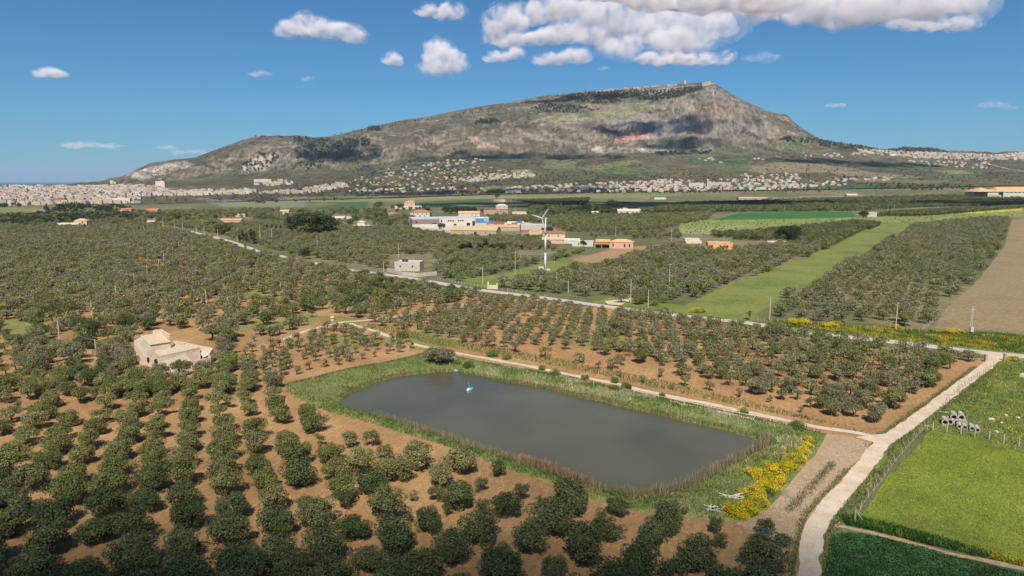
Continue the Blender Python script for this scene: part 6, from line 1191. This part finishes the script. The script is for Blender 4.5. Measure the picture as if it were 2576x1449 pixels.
def town(spec, keep, name, cat, group, hh, ww, colw, shapes=(0, 1), maxn=300, where='in the seaside town'):
    L = []
    for poly, cnt, hs in spec:
        xs = [p[0] for p in poly]; ys = [p[1] for p in poly]; k = 0; tr = 0
        while k < cnt and tr < cnt*20:
            tr += 1; x, y = R.uniform(min(xs), max(xs)), R.uniform(min(ys), max(ys))
            if not inpoly(np.array(x), np.array(y), poly): continue
            p = G(x, y); u_, v_ = p.x, p.y
            w1, d1, h1 = R.uniform(*ww)*hs, R.uniform(*ww)*.55*hs, R.uniform(*hh)*hs
            if any(abs(u_-q[0].x) < (w1+q[1])*.42 and abs(v_-q[0].y) < (d1+q[2])*.6 for q in L[-400:]): continue
            L.append((p, w1, d1, h1, R.choices(list(colw), list(colw.values()))[0], R.choice(shapes), R.uniform(-.35, .35), x, y)); k += 1
    return L
def place_town(L, nkeep, name, cat, group, where, stuffname, stufflabel):
    L.sort(key=lambda q: -q[1]*q[3]/q[0].y**2*(1 if 0 < q[7] < 2575 else .001)); ind = L[:nkeep]; rest_ = L[nkeep:]; ms = {}
    ind.sort(key=lambda q: q[7]); cnt = {}
    for p, w1, d1, h1, cl, sh, rz, x, y in ind:
        key = (w1//4, d1//4, h1//3, cl, sh)
        # real-size mesh so that windows keep their size
        mb0 = block_mesh(sh, None); mb = MB(); mb.v = [(a*w1, b*d1, c_*h1) for a, b, c_ in mb0.v]; mb.f = mb0.f
        o = mb.build(name, FM_[cl]); o.location = p; o.rotation_euler = (0, 0, rz); cnt[cl] = cnt.get(cl, 0)+1
        tag(o, f'{cl} {cat} {where}, {ordi(cnt[cl])} {cl} one from the left', cat, group)
    by = {}
    mb = MB(); mats = list(FM_.values()); mi = []
    for p, w1, d1, h1, cl, sh, rz, x, y in rest_:
        b0 = block_mesh(sh, None); M = Matrix.Translation(p) @ Matrix.Rotation(rz, 4, 'Z'); mb.add([M @ Vector((a*w1, b*d1, c_*h1)) for a, b, c_ in b0.v], b0.f); mi += [list(FM_).index(cl)]*len(b0.f)
    if rest_:
        o = mb.build(stuffname)
        for m_ in mats: o.data.materials.append(m_)
        o.data.polygons.foreach_set('material_index', mi); tag(o, stufflabel, cat, kind='stuff')
cw = {'cream': 5, 'white': 5, 'pinkish': 4, 'ochre': 1.5, 'grey': 1.5, 'rust-red': .35}
L = town([([(-170,520),(0,518),(350,512),(350,496),(0,500),(-170,502)], 260, .85), ([(-170,505),(0,503),(250,498),(430,492),(430,482),(0,484),(-170,486)], 440, .95), ([(-170,488),(-20,486),(420,482),(330,472),(0,473),(-170,475)], 720, 1.1), ([(220,474),(330,468),(400,472),(420,480),(250,482)], 120, .8),
          ([(430,494),(640,488),(640,480),(430,482)], 90, .8), ([(640,488),(760,478),(860,462),(880,470),(780,488)], 90, .75), ([(640,462),(740,452),(760,462),(650,472)], 16, .8)], 300, 0, 0, 0, (8, 16), (13, 34), cw)
hero = [(150,509,52,16,'rust-red'),(236,512,70,14,'cream'),(262,511,70,17,'ochre'),(300,510,90,18,'white'),(405,471,40,26,'white'),(500,489,110,13,'cream'),(575,488,110,13,'cream'),(662,458,80,13,'white'),(40,482,44,20,'grey')]
for x, y, w1, h1, cl in hero: L.append((G(x, y), w1, 18, h1, cl, 0, .05, x, y))
place_town(L, 290, 'apartment_block', 'apartment block', 'blocks of the seaside town', 'in the seaside town', 'town_buildings', 'closely packed smaller buildings of the seaside town')
cw2 = {'white': 6, 'cream': 5, 'pinkish': 2, 'ochre': 1, 'grey': .8, 'rust-red': .2}
L = town([([(1250,482),(1300,468),(1620,470),(2120,462),(2130,466),(1950,478),(1600,484)], 210, 1.0), ([(1300,470),(1560,458),(1700,452),(1900,452),(2100,458),(2100,464),(1600,474)], 150, .9), ([(1560,470),(1660,454),(1720,460),(1700,476),(1580,480)], 60, 1.05),
          ([(860,478),(1100,468),(1250,478),(1200,486),(900,488)], 60, .9), ([(860,455),(1000,430),(1200,420),(1340,430),(1300,450),(1100,466),(900,470)], 130, .75), ([(1100,450),(1330,436),(1350,446),(1180,458)], 60, 1.15), ([(960,430),(1180,396),(1220,404),(1100,430)], 34, .95),
          ([(1860,440),(2000,436),(2020,452),(1880,458)], 40, .9), ([(2080,450),(2250,446),(2240,456),(2090,458)], 22, .9), ([(1880,400),(2050,390),(2150,384),(2180,392),(2100,398),(1900,404)], 30, 1.0), ([(2150,376),(2240,382),(2400,388),(2500,392),(2575,384),(2575,402),(2450,402),(2300,398),(2170,386)], 330, 1.25), ([(2260,404),(2480,410),(2500,430),(2300,416)], 36, 1.1), ([(1740,400),(1800,398),(1860,410),(1760,412)], 6, 1)], 300, 0, 0, 0, (5, 8), (10, 20), cw2, (0, 1, 2, 2))
for x, y, w1, h1, cl in ((1806,469,96,16,'cream'),(1749,469,60,14,'white'),(1188,483,22,18,'rust-red'),(1290,485,60,9,'grey'),(1470,472,70,8,'grey')): L.append((G(x, y), w1, 16, h1, cl, 0, .03, x, y))
place_town(L, 290, 'village_house', 'village house', 'houses of the hillside villages', 'on the slope below the mountain', 'village_buildings', 'many more small houses of the hillside villages')
L = town([([(1500,229),(1600,221),(1700,213),(1700,216),(1600,224),(1500,232)], 60, .75)], 60, 0, 0, 0, (6, 9), (14, 26), {'pinkish': 5, 'grey': 4}, (0, 2))
place_town(L, 60, 'summit_house', 'summit house', 'houses of the hilltop town', 'on the mountain ridge', 'x', 'x')
# castle on the rock and towers, masts
p = G(1782, 214); o = empty('hilltop_castle', p); tag(o, 'grey castle ruin crowning the mountain summit', 'castle')
sx = p.y/F
for (x0, x1, h) in ((-18, -8, 7), (-8, 4, 9), (4, 14, 6)): MB().box(((x0+x1)/2*sx, 0, h/2*sx-6), ((x1-x0)*sx-.02, 26, h*sx+6)).build('tower' if h == 9 else 'rampart', WM['stone'], o)
p = G(1722, 212); o = empty('bell_tower', p); tag(o, 'small tower on the ridge left of the castle', 'tower'); MB().box((0,0,9), (14,14,24)).build('shaft', WM['pink'], o); MB().box((0,0,22.5), (9,9,3)).build('belfry', WM['pink'], o)
for i, (x, y, h, lb) in enumerate(((1473,233,29,'tallest lattice radio mast on the ridge'),(1611,222,18,'left one of the twin radio masts'),(1617,222,17,'right one of the twin radio masts'),(1416,239,9,'small radio mast, far left on the ridge'),(1428,238,10,'small radio mast, second from left'),(1435,237,8,'small radio mast, third from left'),(1447,236,14,'medium radio mast left of the tallest'),(1440,237,10,'small radio mast, fourth from left'))):
    p = G(x, y); o = empty('radio_mast', p); tag(o, lb, 'radio mast', 'radio masts on the ridge'); hh = h*p.y/F; mb = MB(); w_ = 5.5 if h > 20 else 3
    for a in range(3):
        an = a*2.094; mb.tube([(math.cos(an)*w_, math.sin(an)*w_, -4), (math.cos(an)*.6, math.sin(an)*.6, hh*.75)], 1.1, 4)
    mb.tube([(0,0,hh*.7),(0,0,hh)], 1.1, 5); mb.build('lattice', plain('mast_steel', (.25,.2,.2), .1), o)
p = G(283, 462); o = empty('lookout_building', p); tag(o, 'white building on the left shoulder of the mountain above the sea', 'building'); MB().box((0,0,6), (16,10,16)).build('block', WM['white'], o); MB().box((12,0,3), (16,10,10)).build('wing', WM['white'], o)
# quarry road and slope tracks
def draped(name, pts, wd, mat, dz=1.2):
    P = [G(*p) for p in pts]; q = catm(P, 25); V = []
    for i, c_ in enumerate(q):
        d = (q[min(i+1, len(q)-1)]-q[max(i-1, 0)]); d.z = 0; d.normalize(); nn = Vector((-d.y, d.x, 0))*wd/2
        for s in (-1, 1):
            v = c_+nn*s; V.append((v.x, v.y, max(float(H(v.x, v.y)), float(H(c_.x, c_.y)))+dz))
    return tag(link(name, npmesh(name, V, grid_faces(len(q), 2)[:, ::-1]), mat), kind='structure')
M_pale = plain('pale_track', (.42,.36,.28), .2, .02)
for pts, wd in (([(1122,388),(1150,391),(1182,390),(1150,393),(1198,396)], 9), ([(960,431),(1010,426),(1060,421)], 12), ([(1630,497),(1500,494),(1390,498),(1300,499)], 8), ([(1376,500),(1440,496),(1470,490),(1490,486)], 8), ([(1880,443),(1882,454),(1862,462)], 8), ([(380,470),(440,476),(500,480)], 9), ([(2200,440),(2120,444),(2060,443)], 5), ([(2480,412),(2530,424),(2575,432)], 10), ([(2360,500),(2440,494),(2500,497)], 7)): draped('track', pts, wd, M_pale)
# ---------------------------------------------------------------- clouds
cm = bpy.data.materials.new('cloud'); cm.use_nodes = True; t = cm.node_tree; t.nodes.remove(t.nodes['Principled BSDF'])
pv = t.nodes.new('ShaderNodeVolumePrincipled'); pv.inputs['Color'].default_value = (.99,.952,.968,1); pv.inputs['Anisotropy'].default_value = -.2
dn = t.nodes.new('ShaderNodeAttribute'); dn.attribute_type = 'OBJECT'; dn.attribute_name = 'density'; tcn = t.nodes.new('ShaderNodeTexCoord'); nz = t.nodes.new('ShaderNodeTexNoise'); nz.inputs['Scale'].default_value = .0075; nz.inputs['Detail'].default_value = 7; nz.inputs['Roughness'].default_value = .66; t.links.new(tcn.outputs['Object'], nz.inputs[0])
rp = t.nodes.new('ShaderNodeMapRange'); rp.inputs[1].default_value = .44; rp.inputs[2].default_value = .64; rp.inputs[3].default_value = 0; rp.inputs[4].default_value = 3.6; t.links.new(nz.outputs['Fac'], rp.inputs[0])
mm_ = t.nodes.new('ShaderNodeMath'); mm_.operation = 'MULTIPLY'; t.links.new(rp.outputs[0], mm_.inputs[0]); t.links.new(dn.outputs['Fac'], mm_.inputs[1]); t.links.new(mm_.outputs[0], pv.inputs['Density']); t.links.new(pv.outputs[0], t.nodes['Material Output'].inputs['Volume'])
tex = bpy.data.textures.new('puff', 'CLOUDS'); tex.noise_scale = 110; tex.noise_depth = 4
CLD = .58
def cloud(puffs, label, dens=1.0, c0=None, seed=0, vox=None, veil=False):
    """puffs: (x, y, z, rx, ry, rz) metres"""
    c0 = c0 or Vector(puffs[0][:3]); mb = MB()
    for (x, y, z, rx, ry, rz) in puffs:
        n1, n2 = 16, 10; vs = [(x-c0.x, y-c0.y, z-c0.z+rz)]
        for j in range(1, n2):
            ph = math.pi*j/n2
            for q in range(n1): a = 6.283*q/n1; k = rz*(1 if ph < 1.57 else .55); vs.append((x-c0.x+rx*math.sin(ph)*math.cos(a), y-c0.y+ry*math.sin(ph)*math.sin(a), z-c0.z+k*math.cos(ph)))
        vs.append((x-c0.x, y-c0.y, z-c0.z-rz*.55)); fs = [(0, 1+q, 1+(q+1) % n1) for q in range(n1)]
        for j in range(n2-2):
            for q in range(n1): fs.append((1+j*n1+q, 1+(j+1)*n1+q, 1+(j+1)*n1+(q+1) % n1, 1+j*n1+(q+1) % n1))
        l_ = len(vs)-1; fs += [(l_, 1+(n2-2)*n1+(q+1) % n1, 1+(n2-2)*n1+q) for q in range(n1)]; mb.add(vs, fs)
    o = mb.build('cloud', cm, None, True); o.location = c0; o['density'] = dens*(CLD if c0 is None else CLD)/max(np.mean([p[5] for p in puffs]), 20); ex = max(max(p[3] for p in puffs), 60)
    r_ = o.modifiers.new('union', 'REMESH'); r_.mode = 'VOXEL'; r_.voxel_size = vox or ex/9; r_.use_smooth_shade = True
    tx = tex.copy(); tx.noise_scale = ex*.55; d_ = o.modifiers.new('puff', 'DISPLACE'); d_.texture = tx; d_.texture_coords = 'GLOBAL'; d_.strength = ex*.42; d_.mid_level = .5
    if veil:
        v_ = o.copy(); v_.data = o.data; COL.objects.link(v_); v_.name = 'veil'; v_.parent = o; v_.location = (0, 0, ex*.02); v_.scale = (1.08, 1.15, 1.2); v_['density'] = o['density']*.25
        for k_ in ('label', 'category'):
            if k_ in v_: del v_[k_]
    return tag(o, label, 'cloud')
def vis_cloud(ps, label, dens=1.0, Y=None):
    """ps: photo (x, y, w, h) puffs; put at its own distance, about 1.5 km up"""
    out = []; ym = sum(p[1]+p[3]/2 for p in ps)/len(ps); Yd = Y or min(1500/max((454-ym)/F, .03), 26000)
    for x, y, w_, h in ps:
        u, s = uslope(x, y); k = R.uniform(.97, 1.03); yy = Yd*k; out.append((u*yy, yy, CAMZ+s*yy, w_/2*yy/F*1.12, w_/2*yy/F*.7, h/2*yy/F*1.15))
    cloud(out, label, dens*.9, veil=True)
vis_cloud([(800,76,70,56),(750,78,100,46),(768,58,54,36),(850,86,110,44),(890,98,56,36),(720,84,50,34)], 'elongated puffy cloud standing alone left of the other clouds')
vis_cloud([(1105,140,84,56),(1095,125,56,40),(1140,160,66,56),(1110,172,90,40),(1075,165,50,40)], 'round cauliflower cloud above the middle of the ridge')
vis_cloud([(985,153,50,34),(1000,158,24,20)], 'small puff left of the cauliflower cloud', .9); vis_cloud([(1078,32,70,30),(1135,34,64,44),(1110,45,40,20)], 'two joined small puffs near the top', .85)
vis_cloud([(1270,60,110,70),(1240,85,60,40),(1340,45,120,60),(1390,25,120,56),(1450,40,110,60)], 'left lobe of the great cloud bank', .95); vis_cloud([(1280,105,110,36),(1360,100,110,40),(1420,90,110,50)], 'lower left lobe of the great cloud bank', .9)
vis_cloud([(1530,80,180,110),(1560,30,200,90),(1640,70,200,110),(1720,50,180,110),(1790,82,130,84),(1480,100,120,60),(1560,125,110,50),(1700,110,180,56)], 'tall central mass of the great cloud bank'); vis_cloud([(1700,5,300,50),(1880,5,260,60),(1560,-10,240,50)], 'top of the great cloud bank at the upper edge', 1.0)
vis_cloud([(1960,18,240,70),(2080,30,220,76),(2200,20,240,76),(2330,14,200,70),(2420,20,110,80),(2150,58,160,30)], 'long flat cloud stretching right from the great bank', 1.0); vis_cloud([(2380,66,110,36),(2444,64,50,50),(2300,62,120,26)], 'ragged tail below the long flat cloud', .6)
vis_cloud([(1690,152,120,34),(1640,152,80,26),(1760,154,100,30),(1810,148,60,28)], 'narrow cloud just above the summit', .85); vis_cloud([(1912,147,88,26)], 'faint pink puff right of the narrow cloud', .1)
vis_cloud([(1240,147,50,30),(1290,140,52,36),(1265,146,50,26)], 'small puff right of the cauliflower cloud', .85); vis_cloud([(1380,152,80,34),(1440,148,90,38)], 'thin cloud below the great bank', .7)
vis_cloud([(118,186,70,24),(140,190,60,22)], 'lone pink puff in the left sky', .7); vis_cloud([(655,187,64,12)], 'faint pink wisp in the middle sky', .1); vis_cloud([(772,199,36,12)], 'tiny pink wisp right of the middle sky', .1); vis_cloud([(1518,173,30,12)], 'tiny wisp left of the summit cloud', .12)
vis_cloud([(225,367,120,12),(275,368,90,13),(190,367,60,8)], 'long thin grey cloud low over the sea', .14, 26000); vis_cloud([(420,373,52,13)], 'short grey cloud low over the mountain foot', .12, 26000); vis_cloud([(480,384,90,10)], 'pale streak right beside the mountain slope', .1, 26000); vis_cloud([(2104,266,54,12)], 'small grey cloud right of the mountain', .12, 20000); vis_cloud([(2495,266,70,18),(2540,272,40,12)], 'faint pinkish cloud at the right edge', .07, 20000)
# clouds overhead (above the frame) that throw the shade seen on mountain and plain; the foreground pair is added to darken it
def shade(x, y, rx, ry, dens, label, alt=1450):
    p = G(x, y) if y < 1449 else W(x, y); k = (alt-p.z)/SUNV.z; q = p+SUNV*k; n = 5; ps = []
    for i in range(n): ps.append((q.x+(i-(n-1)/2)*rx*.38, q.y+R.uniform(-.25, .1)*ry, q.z+R.uniform(-20, 20), rx*.5*R.uniform(.8, 1.1), ry*R.uniform(.75, 1.05), 50))
    cloud(ps, label, dens*2.6, vox=max(rx, ry)/10)
shade(850, 385, 210, 140, .5, 'overhead cloud shading the left mountain valley'); shade(1640, 322, 300, 110, .62, 'overhead cloud shading the great cliff'); shade(1705, 362, 200, 60, .5, 'overhead cloud shading the wood under the cliff')
shade(1350, 396, 420, 90, .5, 'overhead cloud shading the foot of the ridge'); shade(2150, 410, 420, 120, .75, 'overhead cloud shading the right slopes'); shade(2050, 513, 700, 190, 1.2, 'overhead cloud shading the dark groves of the plain')
shade(1450, 246, 300, 110, .6, 'overhead cloud shading the ridge wood'); shade(1250, 480, 500, 120, .45, 'overhead cloud shading the fields before the villages'); shade(700, 505, 420, 130, .45, 'overhead cloud shading the fields before the town')
shade(1300, 1760, 120, 22, .3, 'unseen cloud added to darken the lower edge of the fields'); shade(950, 1565, 52, 25, .7, 'unseen cloud added to darken the near grove')  # unseen clouds, made up to darken the bottom like a lens vignette
# ---------------------------------------------------------------- haze
me = bpy.data.meshes.new('haze'); b = MB().box((0, 19500, 345), (90000, 46000, 950)); me.from_pydata(b.v, [], b.f); me.update()
hz = bpy.data.materials.new('haze'); hz.use_nodes = True; t = hz.node_tree; t.nodes.remove(t.nodes['Principled BSDF']); pv = t.nodes.new('ShaderNodeVolumePrincipled'); pv.inputs['Color'].default_value = (.60,.74,1,1); pv.inputs['Density'].default_value = 2.3e-5; pv.inputs['Anisotropy'].default_value = 0
t.links.new(pv.outputs[0], t.nodes['Material Output'].inputs['Volume']); tag(link('haze', me, hz), kind='stuff')
